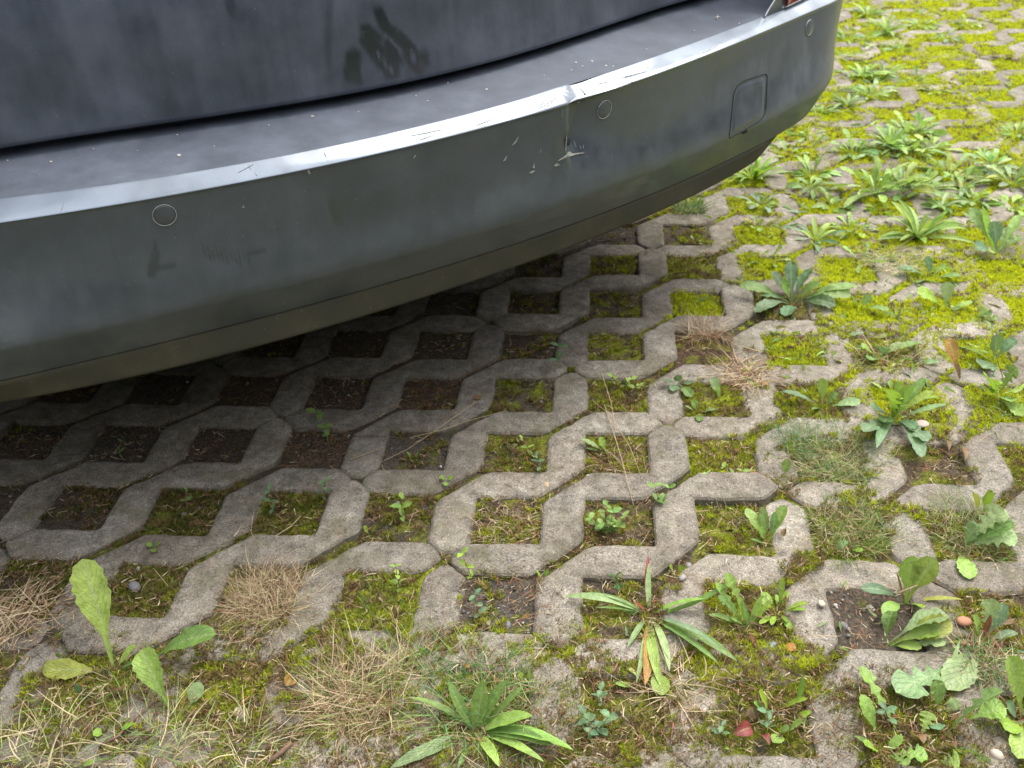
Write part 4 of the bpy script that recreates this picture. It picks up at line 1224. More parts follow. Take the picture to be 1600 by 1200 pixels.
plant('long_leaf_rosette', (1015, 955), 'large star-shaped rosette of long narrow leaves with a red centre, front right of middle', 'weed', [
    (1013, 868, .030, .007, 'long', 'red', .05, 0, .3), (1014, 880, .028, .007, 'long', 'pale', .05), (881, 932, .012, .010, 'long', 'pale', .22), (914, 926, .014, .006, 'long', 'mid', .2),
    (930, 950, .010, .006, 'long', 'mid', .15), (1102, 936, .018, .011, 'long', 'fresh', .2, .3), (1150, 905, .040, .009, 'long', 'mid', -.08, .3), (1122, 1036, .010, .010, 'long', 'mid', .14, .2),
    (1152, 1033, .008, .012, 'long', 'mid', .14, -.2), (1128, 1016, .018, .009, 'long', 'grey', .18), (980, 1012, .006, .007, 'long', 'pale', .15), (994, 1068, .003, .007, 'long', 'pale', .12),
    (1008, 1070, .004, .014, 'long', 'orange', .10, .1), (1032, 1072, .005, .012, 'long', 'fresh', .1), (1046, 1048, .004, .009, 'long', 'pale', .14), (1036, 1086, .004, .020, 'oval', 'fresh', .10, 0, .1, 1022, 1040),
    (962, 1068, .004, .010, 'oval', 'fresh', .1, 0, .1, 1000, 1068), (990, 940, .014, .005, 'long', 'red', .2)])
rosette((1218, 950), 15, .046, .009, 'dand', 'lime', 'fresh light green rosette of many short leaves beside the pink petal', up=.5, name='small_rosette')
plant('toothed_weed', (1172, 975), 'weed with upright toothed leaves right of the large star rosette', 'weed', [
    (1133, 895, .050, .012, 'lobed', 'fresh', .1, .2), (1122, 930, .030, .010, 'lobed', 'mid', .15), (1150, 925, .030, .008, 'long', 'fresh', .1), (1190, 930, .030, .008, 'long', 'fresh', .1), (1160, 940, .026, .007, 'long', 'mid', .1),
    (1108, 960, .012, .008, 'long', 'mid', .15), (1182, 1012, .004, .006, 'long', 'red', .1), (1118, 910, .034, .008, 'lobed', 'fresh', .1), (1142, 965, .010, .007, 'oval', 'fresh', .1), (1205, 935, .020, .006, 'long', 'lime', .1)])
plant('dandelion', (1418, 936), 'dandelion with two broad upright leaves and curled pale ones over the bare soil opening', 'dandelion', [
    (1428, 868, .052, .024, 'dand', 'fresh', .08, .2, .4), (1462, 872, .056, .024, 'dand', 'fresh', .10, -.3, .4), (1345, 920, .018, .014, 'dand', 'blue', .22, .3), (1505, 937, .010, .007, 'long', 'yellow', .1),
    (1442, 950, .012, .014, 'oval', 'lime', .1), (1380, 960, .010, .016, 'oval', 'fresh', .2), (1400, 892, .034, .006, 'long', 'brown', .1)])
plant('curled_leaf_weed', (1385, 1003), 'crumpled pale green and yellowing leaves lying over the edge of the bare soil opening', 'weed', [
    (1482, 962, .026, .026, 'dand', 'pale', .25, .5, .4), (1488, 975, .018, .024, 'dand', 'yellow', .2, -.3, .3), (1470, 985, .018, .020, 'dand', 'fresh', .2, .2, .4), (1440, 1012, .006, .014, 'oval', 'fresh', .15), (1396, 955, .020, .018, 'dand', 'mid', .3, .4, .4), (1478, 1003, .008, .014, 'lobed', 'pale', .12)])
plant('red_stem_dandelion', (1536, 998), 'dandelion with red stalks and a fan of pale lobed leaves near the right edge', 'dandelion', [
    (1550, 935, .040, .020, 'lobed', 'pale', .12, .2, .3), (1568, 942, .034, .018, 'dand', 'grey', .15), (1522, 960, .028, .012, 'oval', 'fresh', .1), (1490, 990, .010, .005, 'long', 'red', .15), (1500, 1008, .006, .004, 'long', 'red', .1), (1478, 1003, .006, .006, 'long', 'yellow', .1),
    (1480, 1078, .006, .030, 'dand', 'pale', .12, .2, .25), (1590, 990, .012, .012, 'oval', 'grey', .15), (1570, 1010, .010, .004, 'long', 'red', .1), (1548, 960, .030, .008, 'long', 'red', .1)])
plant('lobed_dandelion', (1470, 1108), 'wide lobed dandelion leaves spread over the concrete at the lower right', 'dandelion', [
    (1400, 1082, .014, .034, 'lobed', 'pale', .15, .2, .2, 1506, 1034), (1462, 1062, .026, .016, 'dand', 'mid', .12), (1345, 1040, .030, .014, 'lobed', 'fresh', .15, .2, .3, 1412, 1148), (1345, 1085, .028, .014, 'dand', 'fresh', .1, .3, .3, 1375, 1150),
    (1500, 1000, .012, .006, 'long', 'pale', .05), (1452, 1112, .012, .014, 'lobed', 'fresh', .15, 0, .2, 1438, 1150), (1470, 1140, .008, .016, 'oval', 'blue', .1, 0, .1, 1452, 1118), (1500, 1095, .010, .012, 'dand', 'pale', .1)])
plant('arching_leaf_weed', (1470, 1155), 'long arching toothed leaf with a broad crinkled leaf beside it, lower right', 'weed', [
    (1568, 1080, .050, .014, 'lobed', 'mid', .20, .5, .5), (1572, 1108, .022, .026, 'dand', 'fresh', .15, .2, .3, 1510, 1126), (1550, 1190, .004, .008, 'long', 'mid', .1)])
plant('dandelion', (1598, 1120), 'upright pointed leaf rising at the right edge with round leaves below it', 'dandelion', [
    (1576, 1024, .060, .024, 'dand', 'fresh', .08, .1, .4), (1572, 1098, .018, .016, 'oval', 'blue', .1), (1570, 1140, .014, .020, 'dand', 'lime', .12), (1590, 1185, .010, .020, 'dand', 'fresh', .15)])
plant('dandelion', (1378, 1170), 'low dandelion with a flat toothed leaf pointing right at the bottom edge', 'dandelion', [
    (1450, 1182, .006, .020, 'lobed', 'fresh', .12, .2), (1352, 1165, .012, .014, 'dand', 'lime', .12), (1335, 1150, .010, .008, 'long', 'mid', .1), (1410, 1150, .012, .010, 'oval', 'fresh'), (1500, 1190, .004, .018, 'lobed', 'fresh', .1, 0, .2, 1462, 1186), (1420, 1195, .01, .01, 'lobed', 'mid')])
plant('round_leaf_seedling', (1228, 1140), 'group of smooth oval bright leaves beside curled red dead leaves at the bottom', 'seedling', [
    (1254, 1128, .020, .016, 'oval', 'fresh', .1), (1226, 1132, .016, .010, 'oval', 'pale', .1), (1208, 1160, .008, .013, 'oval', 'fresh', .1), (1186, 1080, .028, .014, 'oval', 'lime', .1, 0, .2, 1205, 1112), (1178, 1098, .020, .012, 'oval', 'fresh', .1, 0, .2, 1205, 1112),
    (1262, 1092, .022, .010, 'long', 'lime', .12, 0, .2, 1224, 1100), (1254, 1055, .040, .007, 'long', 'fresh', .05, 0, .2, 1246, 1090), (1268, 1112, .010, .008, 'long', 'lime', .1, 0, .2, 1240, 1118)])
plant('wide_grass', (742, 1138), 'clump of broad bright green blades fanning out at the bottom, among fine grass', 'grass clump', [
    (896, 1172, .012, .018, 'long', 'fresh', .22, .2, .2), (832, 1118, .030, .018, 'long', 'fresh', .20, .1), (793, 1062, .050, .014, 'long', 'mid', .05), (755, 1062, .048, .018, 'long', 'mid', .05), (700, 1062, .040, .012, 'long', 'mid', .1), (610, 1200, .004, .014, 'long', 'pale', .15),
    (780, 1198, .006, .012, 'long', 'fresh', .2), (850, 1190, .012, .010, 'long', 'fresh', .2), (640, 1090, .020, .008, 'long', 'mid', .15), (820, 1070, .040, .008, 'long', 'mid', .12), (715, 1200, .004, .008, 'long', 'mid', .1), (860, 1165, .014, .014, 'long', 'mid', .25)])
plant('big_leaf_weed', (1238, 470), 'broad blue green rosette with one yellowing leaf tip, amid the mossy pavers', 'weed', [
    (1155, 446, .030, .022, 'dand', 'mid', .2, .2), (1180, 488, .012, .022, 'dand', 'blue', .25, .3), (1228, 494, .006, .024, 'dand', 'blue', .2, 0, .2), (1330, 462, .020, .024, 'dand', 'mid', .25, -.2), (1306, 478, .010, .024, 'dand', 'dark', .3, -.3), (1236, 408, .055, .022, 'dand', 'blue', .1),
    (1205, 425, .050, .022, 'dand', 'blue', .12), (1268, 418, .048, .022, 'dand', 'blue', .15), (1300, 425, .040, .018, 'dand', 'yellow', .2), (1222, 440, .040, .018, 'dand', 'fresh', .1), (1190, 462, .020, .018, 'dand', 'blue', .2), (1340, 448, .028, .022, 'dand', 'mid', .2), (1282, 442, .036, .02, 'dand', 'mid', .2)])
rosette((1435, 368), 18, .11, .015, 'long', 'fresh', 'wide tuft of long narrow bright leaves sitting on yellow moss at the right', up=.55, name='long_leaf_rosette')
plant('dandelion', (1556, 398), 'dandelion with upright scalloped leaves growing from the moss at the right edge', 'dandelion', [
    (1515, 325, .075, .022, 'dand', 'mid', .1), (1522, 385, .02, .022, 'dand', 'blue', .2, .2), (1552, 345, .060, .024, 'dand', 'blue', .08), (1592, 335, .060, .018, 'dand', 'fresh', .15), (1535, 322, .085, .018, 'long', 'lime', .05), (1596, 370, .035, .020, 'dand', 'mid', .2), (1545, 392, .02, .014, 'dand', 'fresh', .15), (1575, 355, .04, .02, 'dand', 'mid', .1)])
plant('dandelion', (1455, 432), 'four-leaved flat dandelion in the bright moss opening below the wide tuft', 'dandelion', [
    (1405, 418, .018, .018, 'dand', 'blue', .15), (1502, 432, .014, .020, 'dand', 'mid', .15), (1434, 442, .006, .014, 'dand', 'mid', .1), (1448, 400, .034, .014, 'dand', 'blue', .1), (1478, 412, .02, .01, 'dand', 'fresh', .1)])
plant('dandelion', (1478, 480), 'dandelion with one wide lime leaf reaching left, under the flat four-leaved one', 'dandelion', [
    (1432, 455, .030, .024, 'dand', 'lime', .2, .2), (1478, 440, .042, .020, 'dand', 'pale', .1), (1520, 472, .012, .014, 'dand', 'fresh', .12), (1500, 482, .008, .012, 'dand', 'mid', .12), (1550, 490, .02, .014, 'lobed', 'mid', .1, 0, .2, 1520, 492), (1540, 480, .02, .014, 'lobed', 'fresh', .1, 0, .2, 1525, 500), (1560, 497, .01, .014, 'lobed', 'mid', .1, 0, .2, 1525, 498)])
plant('dandelion', (1345, 478), 'small dandelion with two leaves just right of the broad blue green rosette', 'dandelion', [
    (1388, 486, .012, .020, 'dand', 'mid', .2), (1358, 460, .024, .016, 'dand', 'pale', .1), (1330, 462, .02, .012, 'long', 'mid', .1)])
plant('dead_leaf', (1500, 595), 'upright orange-brown withered leaf standing between mossy pavers', 'leaf', [
    (1482, 528, .055, .018, 'dand', 'orange', .1, .3, .4), (1490, 560, .030, .008, 'long', 'brown', .1)], zb=.003)
plant('dandelion', (1552, 560), 'dandelion with rounded grey green leaves right of the withered orange leaf', 'dandelion', [
    (1530, 525, .045, .018, 'dand', 'mid', .1), (1558, 522, .050, .020, 'dand', 'blue', .1), (1588, 530, .030, .018, 'dand', 'blue', .15), (1535, 575, .010, .030, 'lobed', 'blue', .15, .2), (1510, 545, .02, .01, 'long', 'mid', .1)])
plant('dandelion', (1558, 615), 'bushy dandelion with wide lobed lime leaves at the right edge of the paving', 'dandelion', [
    (1545, 590, .050, .030, 'lobed', 'lime', .1), (1590, 575, .05, .03, 'lobed', 'mid', .15), (1596, 610, .03, .026, 'lobed', 'fresh', .15), (1580, 628, .02, .022, 'lobed', 'mid', .15), (1540, 605, .03, .02, 'dand', 'lime', .1), (1598, 650, .01, .02, 'dand', 'fresh', .1)])
plant('leaning_weed', (1395, 650), 'tall leafy weed, lime leaf above blue green foliage, beside the pale shell', 'weed', [
    (1385, 608, .070, .030, 'lobed', 'lime', .1, .2, .3), (1365, 640, .030, .022, 'lobed', 'blue', .2), (1430, 630, .05, .02, 'dand', 'mid', .15), (1410, 606, .06, .014, 'long', 'mid', .05), (1425, 600, .06, .014, 'dand', 'fresh', .1), (1460, 612, .05, .018, 'dand', 'fresh', .15),
    (1350, 675, .03, .02, 'lobed', 'blue', .15), (1370, 700, .02, .016, 'long', 'blue', .2), (1440, 715, .01, .018, 'dand', 'blue', .2), (1450, 690, .02, .02, 'lobed', 'blue', .15), (1380, 660, .03, .02, 'lobed', 'dark', .2), (1430, 670, .02, .016, 'dand', 'blue', .2),
    (1405, 595, .06, .012, 'dand', 'fresh', .1), (1445, 590, .05, .014, 'dand', 'mid', .1), (1478, 632, .02, .01, 'oval', 'pale', .1)])
plant('dandelion', (1285, 632), 'thin dandelion with a curved leaf reaching left, above the fine grass patch', 'dandelion', [
    (1222, 612, .016, .014, 'dand', 'blue', .2, .2), (1284, 590, .042, .014, 'dand', 'fresh', .1), (1310, 615, .02, .018, 'dand', 'mid', .15), (1345, 628, .01, .014, 'dand', 'pale', .15), (1268, 640, .01, .006, 'long', 'mid')])
plant('dandelion', (1372, 555), 'low dandelion with dull flat leaves among dry stalks, left of the withered orange leaf', 'dandelion', [
    (1358, 562, .012, .018, 'dand', 'mid', .15), (1388, 542, .012, .018, 'dand', 'mid', .15), (1345, 540, .02, .016, 'dand', 'fresh', .15), (1410, 535, .02, .018, 'dand', 'pale', .15), (1440, 535, .015, .016, 'dand', 'mid', .12), (1470, 565, .008, .014, 'long', 'pale', .1, 0, .2, 1425, 565)])
plant('seedling', (1010, 608), 'four-leaved cross-shaped seedling lying over the paver edge in the centre', 'seedling', [
    (1042, 592, .012, .016, 'oval', 'blue', .1), (1082, 600, .012, .016, 'oval', 'mid', .1), (1050, 612, .006, .014, 'oval', 'blue', .1), (1074, 622, .006, .016, 'oval', 'mid', .1)] if False else [
    (1034, 594, .012, .012, 'oval', 'blue', .1, 0, .2, 1062, 600), (1058, 586, .02, .014, 'oval', 'blue', .1, 0, .2, 1062, 600), (1050, 611, .004, .014, 'oval', 'blue', .1, 0, .2, 1062, 600), (1080, 620, .003, .018, 'oval', 'mid', .1, 0, .2, 1062, 600), (1082, 598, .008, .012, 'oval', 'blue', .1, 0, .2, 1062, 600)])
plant('seedling', (1092, 640), 'small seedling with three oval leaves spread on concrete below the cross-shaped one', 'seedling', [
    (1082, 624, .012, .012, 'oval', 'fresh', .1), (1118, 640, .006, .014, 'oval', 'pale', .1), (1092, 658, .002, .013, 'oval', 'mid', .1), (1070, 634, .008, .006, 'oval', 'pale', .1)])
plant('seedling', (1125, 620), 'seedling with one pale notched leaf on a long stalk, at the back of its opening', 'seedling', [(1112, 590, .022, .014, 'dand', 'pale', .1), (1122, 600, .014, .006, 'long', 'lime', .1)])
plant('dandelion', (950, 705), 'thin three-leaved weed at the left of a dry needle-filled opening', 'weed', [(906, 686, .012, .012, 'dand', 'pale', .15), (936, 684, .02, .012, 'dand', 'fresh', .1), (943, 708, .002, .010, 'oval', 'fresh', .1), (915, 700, .006, .005, 'long', 'mid', .1)])
plant('dandelion', (1200, 845), 'leafy seedling with a large round top leaf at the right end of its opening', 'seedling', [
    (1228, 790, .036, .016, 'oval', 'fresh', .15, .2), (1165, 795, .028, .016, 'oval', 'fresh', .2), (1190, 792, .034, .012, 'oval', 'mid', .1), (1186, 825, .016, .012, 'dand', 'fresh', .1), (1210, 800, .03, .01, 'oval', 'mid', .1), (1172, 842, .01, .005, 'long', 'mid'), (1215, 835, .02, .007, 'long', 'brown')])
plant('oval_leaf', (1226, 748), 'single upright oval leaf at the left edge of the fine pale grass patch', 'leaf', [(1230, 717, .026, .013, 'oval', 'fresh', .1)])
plant('oval_leaf', (1340, 856), 'small fallen oval leaf in the grassy opening', 'leaf', [(1346, 862, .004, .012, 'oval', 'lime', .1, 0, .1, 1326, 848)])
plant('oval_leaf', (1300, 850), 'faded grey green leaf half sunk in the grass left of the fallen oval leaf', 'leaf', [(1325, 846, .006, .013, 'oval', 'pale', .1)])
plant('dandelion', (1500, 850), 'dandelion with pale notched leaves at right of the square grass mat', 'dandelion', [
    (1530, 820, .034, .026, 'dand', 'pale', .15), (1570, 795, .05, .026, 'lobed', 'pale', .1), (1590, 840, .02, .026, 'lobed', 'pale', .15), (1545, 765, .045, .014, 'dand', 'lime', .1, 0, .3, 1540, 800), (1515, 905, .004, .020, 'dand', 'fresh', .1, .1), (1522, 770, .04, .012, 'dand', 'yellow', .1, 0, .3, 1530, 800), (1585, 815, .04, .02, 'dand', 'mid', .1)])

# leafy seedlings
sprig((432, 796), (420, 766), .030, 3, .016, 'blue', 'blue green seedling on the paver edge, left one of the pair by the mossy opening')
sprig((508, 785), (508, 752), .034, 4, .014, 'blue', 'blue green seedling, right one of the pair by the mossy opening')
sprig((512, 688), (492, 645), .046, 4, .017, 'mid', 'shaded seedling with round paired leaves over the red needle-filled opening', lw=.75)
sprig((866, 585), (872, 540), .050, 2, .024, 'blue', 'pale stem with long paired leaves leaning over the centre paver')
sprig((632, 815), (628, 778), .034, 3, .018, 'fresh', 'green seedling standing alone in the opening left of the straw filled one')
sprig((740, 905), (722, 865), .036, 3, .015, 'lime', 'reddish-stemmed seedling with three bright leaves on the paver')
sprig((752, 966), (742, 930), .024, 3, .014, 'blue', 'low seedling with a grey round leaf at the gravelly opening')
sprig((625, 918), (618, 885), .036, 4, .013, 'fresh', 'seedling at the back right of the bright mossy opening, lower middle')
for k, (dx, dy, pr_, ls_) in enumerate([(0, 0, 4, .014), (-18, 4, 3, .013), (16, 2, 3, .014), (4, -8, 4, .013), (-8, 10, 3, .014)]):
    pass
def bush(base, offs, ls, colr, label, cat='seedling', name='bushy_seedling'):
    e_ = None
    for dx, dy, tx, ty, h_, pr_ in offs:
        s_ = sprig((base[0] + dx, base[1] + dy), (base[0] + tx, base[1] + ty), h_, pr_, ls, colr, label, cat, name, lw=.7)
        if e_ is None: e_ = s_
        else:
            for ch in list(s_.children):
                ch.parent = e_; ch.location = Vector(ch.location) + (s_.location - e_.location)
            bpy.data.objects.remove(s_)
    return e_
bush((950, 822), [(0, 0, -2, -32, .034, 4), (-4, 4, -28, -12, .022, 3), (6, 2, 24, -14, .024, 3), (2, 4, 8, -22, .030, 3), (-2, 6, -12, -4, .022, 3), (4, 6, 14, 0, .016, 3)], .014, 'mid', 'dense bushy seedling of small round leaves in the opening right of the straw filled one')
bush((965, 600), [(0, 0, -8, -12, .02, 3), (8, 2, 22, -8, .022, 3), (16, 4, 36, 2, .018, 2)], .012, 'fresh', 'spreading seedling of little leaves at the back of an opening, right of the leaning stem')
bush((1018, 790), [(0, 0, 5, -30, .034, 2), (0, 0, 28, -28, .034, 2)], .015, 'mid', 'seedling with a dark reddish leaf between two pavers right of the bushy one')
bush((1190, 740), [(0, 0, -60, -10, .01, 2), (0, 0, -85, 0, .01, 2)], .011, 'fresh', 'low pale seedling in the straw strewn opening left of the fine grass patch')
sprig((835, 715), (815, 685), .026, 3, .013, 'fresh', 'tiny bright seedling in the opening below the centre, left of the dry stalks')
sprig((845, 740), (838, 712), .022, 3, .012, 'blue', 'tiny dull seedling just right of the tiny bright one')
bush((930, 1135), [(0, 0, -16, -20, .02, 3), (0, 0, -8, 8, .006, 3), (4, 2, 22, -16, .024, 3)], .014, 'blue', 'seedling with shiny blue green round leaves at the bottom, left of the gravel')
sprig((948, 1100), (938, 1078), .022, 3, .013, 'blue', 'seedling with pointed dull green leaves above the shiny blue green one')
sprig((974, 920), (962, 900), .02, 3, .015, 'dark', 'dark leaved seedling tucked behind the large star rosette')
sprig((1130, 1150), (1128, 1135), .014, 2, .012, 'blue', 'tiny blue green seedling beside the yellow moss tuft at the bottom')
sprig((1205, 1135), (1198, 1112), .02, 3, .014, 'blue', 'dark blue green seedling next to curled red dead leaves')
sprig((1400, 1130), (1385, 1108), .03, 3, .016, 'blue', 'leafy seedling with blue green leaves in front of the lobed dandelion')
sprig((192, 712), (190, 690), .02, 2, .012, 'mid', 'faint seedling in the dark opening at far left below the bumper')
sprig((292, 790), (291, 765), .022, 2, .011, 'mid', 'thin seedling in shade at the back of a dark mossy opening at left')
for (bx, by, lb) in [(578, 828, 'two lime round leaves on a dark pebble at the opening edge, left of centre front'), (645, 712, 'flat tiny green seedling at the front edge of the stony opening'), (697, 751, 'tiny green seedling in the joint below the stony opening'),
                     (848, 898, 'two round lime leaves on the dusty paver right of the gravelly opening'), (652, 1020, 'small yellow green leaf in the straw at bottom middle'), (1056, 890, 'pale round leaf lying on the paver above the star rosette'), (820, 1058, 'yellow green clover among grass stalks left of the star rosette'), (240, 855, 'speck of a green seedling on the shaded paver edge at left')]:
    plant('tiny_seedling', (bx, by), lb, 'seedling', [(bx - 10, by - 6, .007, .009, 'oval', 'lime', .1), (bx + 10, by - 6, .007, .009, 'oval', 'lime', .1), (bx + random.randint(-3, 3), by + 8, .003, .008, 'oval', 'fresh', .1)][:(2 if by in (828, 898) else 3)])

# rosettes across the bright paving, upper right
FAR = [
 (1355, 22, 14, .12, .016, 'long', 'fresh', .6, 'tuft of upright leaves at the very top of the paving, right of the car'),
 (1325, 62, 12, .10, .018, 'dand', 'mid', .35, 'rosette beside the top corner of the bumper'),
 (1385, 52, 12, .11, .018, 'long', 'fresh', .6, 'bright pointed tuft in the top row, second clump from the car'),
 (1372, 76, 9, .08, .018, 'dand', 'mid', .35, 'flat loose rosette under the bright pointed tuft'),
 (1402, 78, 8, .07, .02, 'dand', 'mid', .3, 'flat rosette with a brown patch at its left near the top'),
 (1440, 40, 12, .09, .02, 'dand', 'fresh', .3, 'mat of small leaves near the top, third clump from the car'),
 (1478, 60, 9, .09, .02, 'dand', 'grey', .25, 'grey green flat weed near the top, right of the mat of small leaves'),
 (1510, 38, 12, .08, .016, 'dand', 'fresh', .25, 'dense low green mat filling an opening at the top right'),
 (1310, 92, 10, .09, .018, 'dand', 'fresh', .35, 'leafy weed hugging the bumper edge above the yellow moss'),
 (1350, 118, 16, .12, .015, 'long', 'fresh', .35, 'wide spiky rosette level with the towing cover'),
 (1378, 120, 12, .11, .015, 'long', 'mid', .4, 'spiky tuft touching the wide spiky rosette on its right'),
 (1360, 148, 18, .12, .018, 'dand', 'pale', .35, 'large pale rosette with long rounded leaves just below the spiky ones'),
 (1322, 165, 14, .10, .014, 'long', 'pale', .5, 'pale narrow leaved rosette beside the lower bumper corner'),
 (1282, 172, 12, .09, .014, 'long', 'fresh', .4, 'spiky light rosette closest to the lower bumper corner'),
 (1432, 128, 9, .10, .016, 'dand', 'mid', .5, 'upright weed standing in yellow moss, upper right'),
 (1462, 142, 8, .06, .014, 'dand', 'fresh', .3, 'small flat weed in the moss opening beside the upright one'),
 (1418, 208, 11, .11, .026, 'dand', 'fresh', .7, 'tall weed with one big upright lime leaf in the brown patched opening'),
 (1440, 205, 10, .11, .024, 'dand', 'fresh', .5, 'broad leaved weed right of the big upright lime leaf'),
 (1385, 220, 6, .07, .016, 'long', 'mid', .3, 'dark thin weed left of the big upright lime leaf'),
 (1332, 238, 16, .11, .024, 'dand', 'mid', .45, 'full rosette of broad leaves with a red base, right of the bumper underside'),
 (1365, 238, 10, .09, .018, 'dand', 'fresh', .3, 'flat rosette joined to the full broad one'),
 (1392, 232, 12, .12, .022, 'long', 'fresh', .65, 'tall sword leaved clump in the thick of the weeds'),
 (1425, 236, 12, .11, .022, 'dand', 'mid', .35, 'dense broad clump right of the sword leaved one'),
 (1455, 232, 10, .10, .022, 'dand', 'fresh', .4, 'leafy weed with a yellowing middle at the right of the dense clumps'),
 (1262, 212, 8, .08, .020, 'dand', 'pale', .25, 'flat pale weed between the bumper corner and the moss joint'),
 (1232, 240, 4, .07, .022, 'dand', 'pale', .5, 'weed with a single rounded pale leaf under the bumper end'),
 (1178, 276, 16, .11, .017, 'long', 'lime', .65, 'upright fountain of bright narrow leaves next to the underside of the bumper'),
 (1268, 272, 14, .10, .020, 'dand', 'fresh', .45, 'rounded clump of fresh leaves right of the bright fountain'),
 (1265, 296, 10, .08, .018, 'dand', 'mid', .25, 'low flat leaves in front of the rounded clump'),
 (1190, 320, 8, .09, .020, 'dand', 'grey', .45, 'grey green weed with one upright leaf below the bright fountain'),
 (1300, 322, 11, .07, .022, 'dand', 'mid', .25, 'flat star of blunt leaves on bare concrete'),
 (1368, 305, 18, .14, .026, 'dand', 'fresh', .6, 'biggest weed clump with a dark red heart, upper right'),
 (1410, 300, 12, .12, .028, 'dand', 'fresh', .5, 'broad toothed leaves on the right side of the red hearted clump'),
 (1440, 296, 12, .11, .022, 'dand', 'mid', .35, 'grey green clump behind the red hearted one'),
 (1375, 328, 8, .05, .016, 'dand', 'lime', .3, 'small light rosette in front of the red hearted clump'),
 (1482, 272, 16, .13, .022, 'dand', 'mid', .35, 'spreading weed carpet near the right edge, on a mossy joint'),
 (1505, 290, 12, .10, .020, 'dand', 'fresh', .3, 'flat leaves below the spreading carpet at the right'),
 (1550, 262, 12, .10, .020, 'dand', 'pale', .3, 'pale flat weed touching the right edge, upper half'),
 (1582, 285, 14, .11, .026, 'dand', 'grey', .4, 'dull blue green clump at the right edge'),
 (1588, 208, 12, .09, .020, 'dand', 'fresh', .35, 'weed at the right edge beside a brownish opening'),
 (1540, 242, 8, .06, .018, 'dand', 'mid', .3, 'small rosette in a mossy opening near the right edge'),
 (1522, 312, 10, .08, .022, 'dand', 'mid', .3, 'low weed under the long carpet of leaves, right side'),
 (1580, 320, 10, .08, .022, 'dand', 'fresh', .35, 'bright low weed above the scalloped dandelion at the right edge'),
 (1470, 325, 10, .08, .016, 'long', 'mid', .35, 'thin leaved weed behind the wide tuft on yellow moss'),
 (1275, 372, 10, .10, .015, 'long', 'blue', .35, 'thin blue green weed with starry leaves on the concrete, above the broad rosette'),
 (1328, 358, 12, .09, .019, 'dand', 'fresh', .3, 'leafy weed between the starry one and the wide tuft'),
 (1185, 352, 6, .06, .018, 'dand', 'fresh', .6, 'little bright sprout at the back of the mossy opening below the bumper end'),
 (1348, 406, 4, .09, .018, 'dand', 'mid', .4, 'slender two leaf weed leaning over the bright moss left of the four-leaved dandelion'),
 (1200, 404, 5, .07, .018, 'dand', 'mid', .4, 'small sprawling weed behind the broad blue green rosette'),
 (1170, 408, 3, .03, .010, 'dand', 'fresh', .5, 'tiny sprig at the left of the opening behind the broad rosette'),
 (1000, 400, 3, .03, .010, 'dand', 'lime', .6, 'tiny lime sprout at the upper left corner of an opening below the bumper'),
 (1088, 372, 3, .03, .009, 'dand', 'fresh', .5, 'tiny sprout in the gritty opening closest to the bumper'),
 (1395, 610, 6, .05, .014, 'dand', 'fresh', .5, 'cluster of small bright leaves behind the tall leafy weed'),
 (1300, 560, 3, .03, .012, 'dand', 'pale', .3, 'small pale leaf at the right of the mossy opening'),
 (1208, 545, 3, .03, .010, 'dand', 'lime', .4, 'small lime sprout at the left of the round mossy opening'),
]
for (bx, by, n_, sz, W, kd, colr, up_, lb) in FAR:
    rosette((bx, by), n_, sz * .80, W * .80, ('lobed' if (kd == 'dand' and random.random() < .4) else kd), colr, lb, up=up_ * .85)

# countless small leaves among the moss, too small to tell apart
def ground_cover():
    x, y, dz = sample_points(130000, .6)
    mo, hu, li, re, gr, ov, sp, px, py, _ = growth(x, y)
    sd = stone_depth(x, y)
    right = smooth(px + (600 - py) * .3, 1100, 1350) * (1 - smooth(py, 560, 700))
    cl = fbm(x * 5, y * 5, 207)
    low = smooth(py, 860, 960) * smooth(px, 600, 1000) * .05
    pr = (right * smooth(cl, .42, .62) * .34 * smooth(1700 - px + py, 60, 600) + low) * np.where(sd <= .004, 1, .35)
    k = rng.random(len(x)) < pr
    x, y, dz, mo, hu, sd = [q[k] for q in (x, y, dz, mo, hu, sd)]
    n = len(x)
    z = np.where(sd <= 0, soil_height(x, y, mo, hu) + .003, .001)
    pal = np.array([(.24, .38, .08), (.17, .28, .07), (.28, .36, .15), (.18, .28, .15), (.34, .36, .10)])
    col = pal[rng.choice(5, n, p=[.35, .25, .2, .12, .08])] * rng.uniform(.8, 1.2, (n, 1))
    L = rng.uniform(.008, .026, n) * (.7 + .25 * dz)
    v, f, cv = strands(x, y, z, L, rng.uniform(0, 6.28, n), np.abs(rng.normal(.1, .4, n)), L * rng.uniform(.10, .18, n), col, rng.uniform(0, .4, n), 4)
    o = link('ground_cover', mesh_np('ground_cover', v, f, cv, M_GRASS, True))
    tag(o, 'scattered small weed leaves between the larger plants on the bright mossy paving', 'weeds', kind='stuff')
ground_cover()

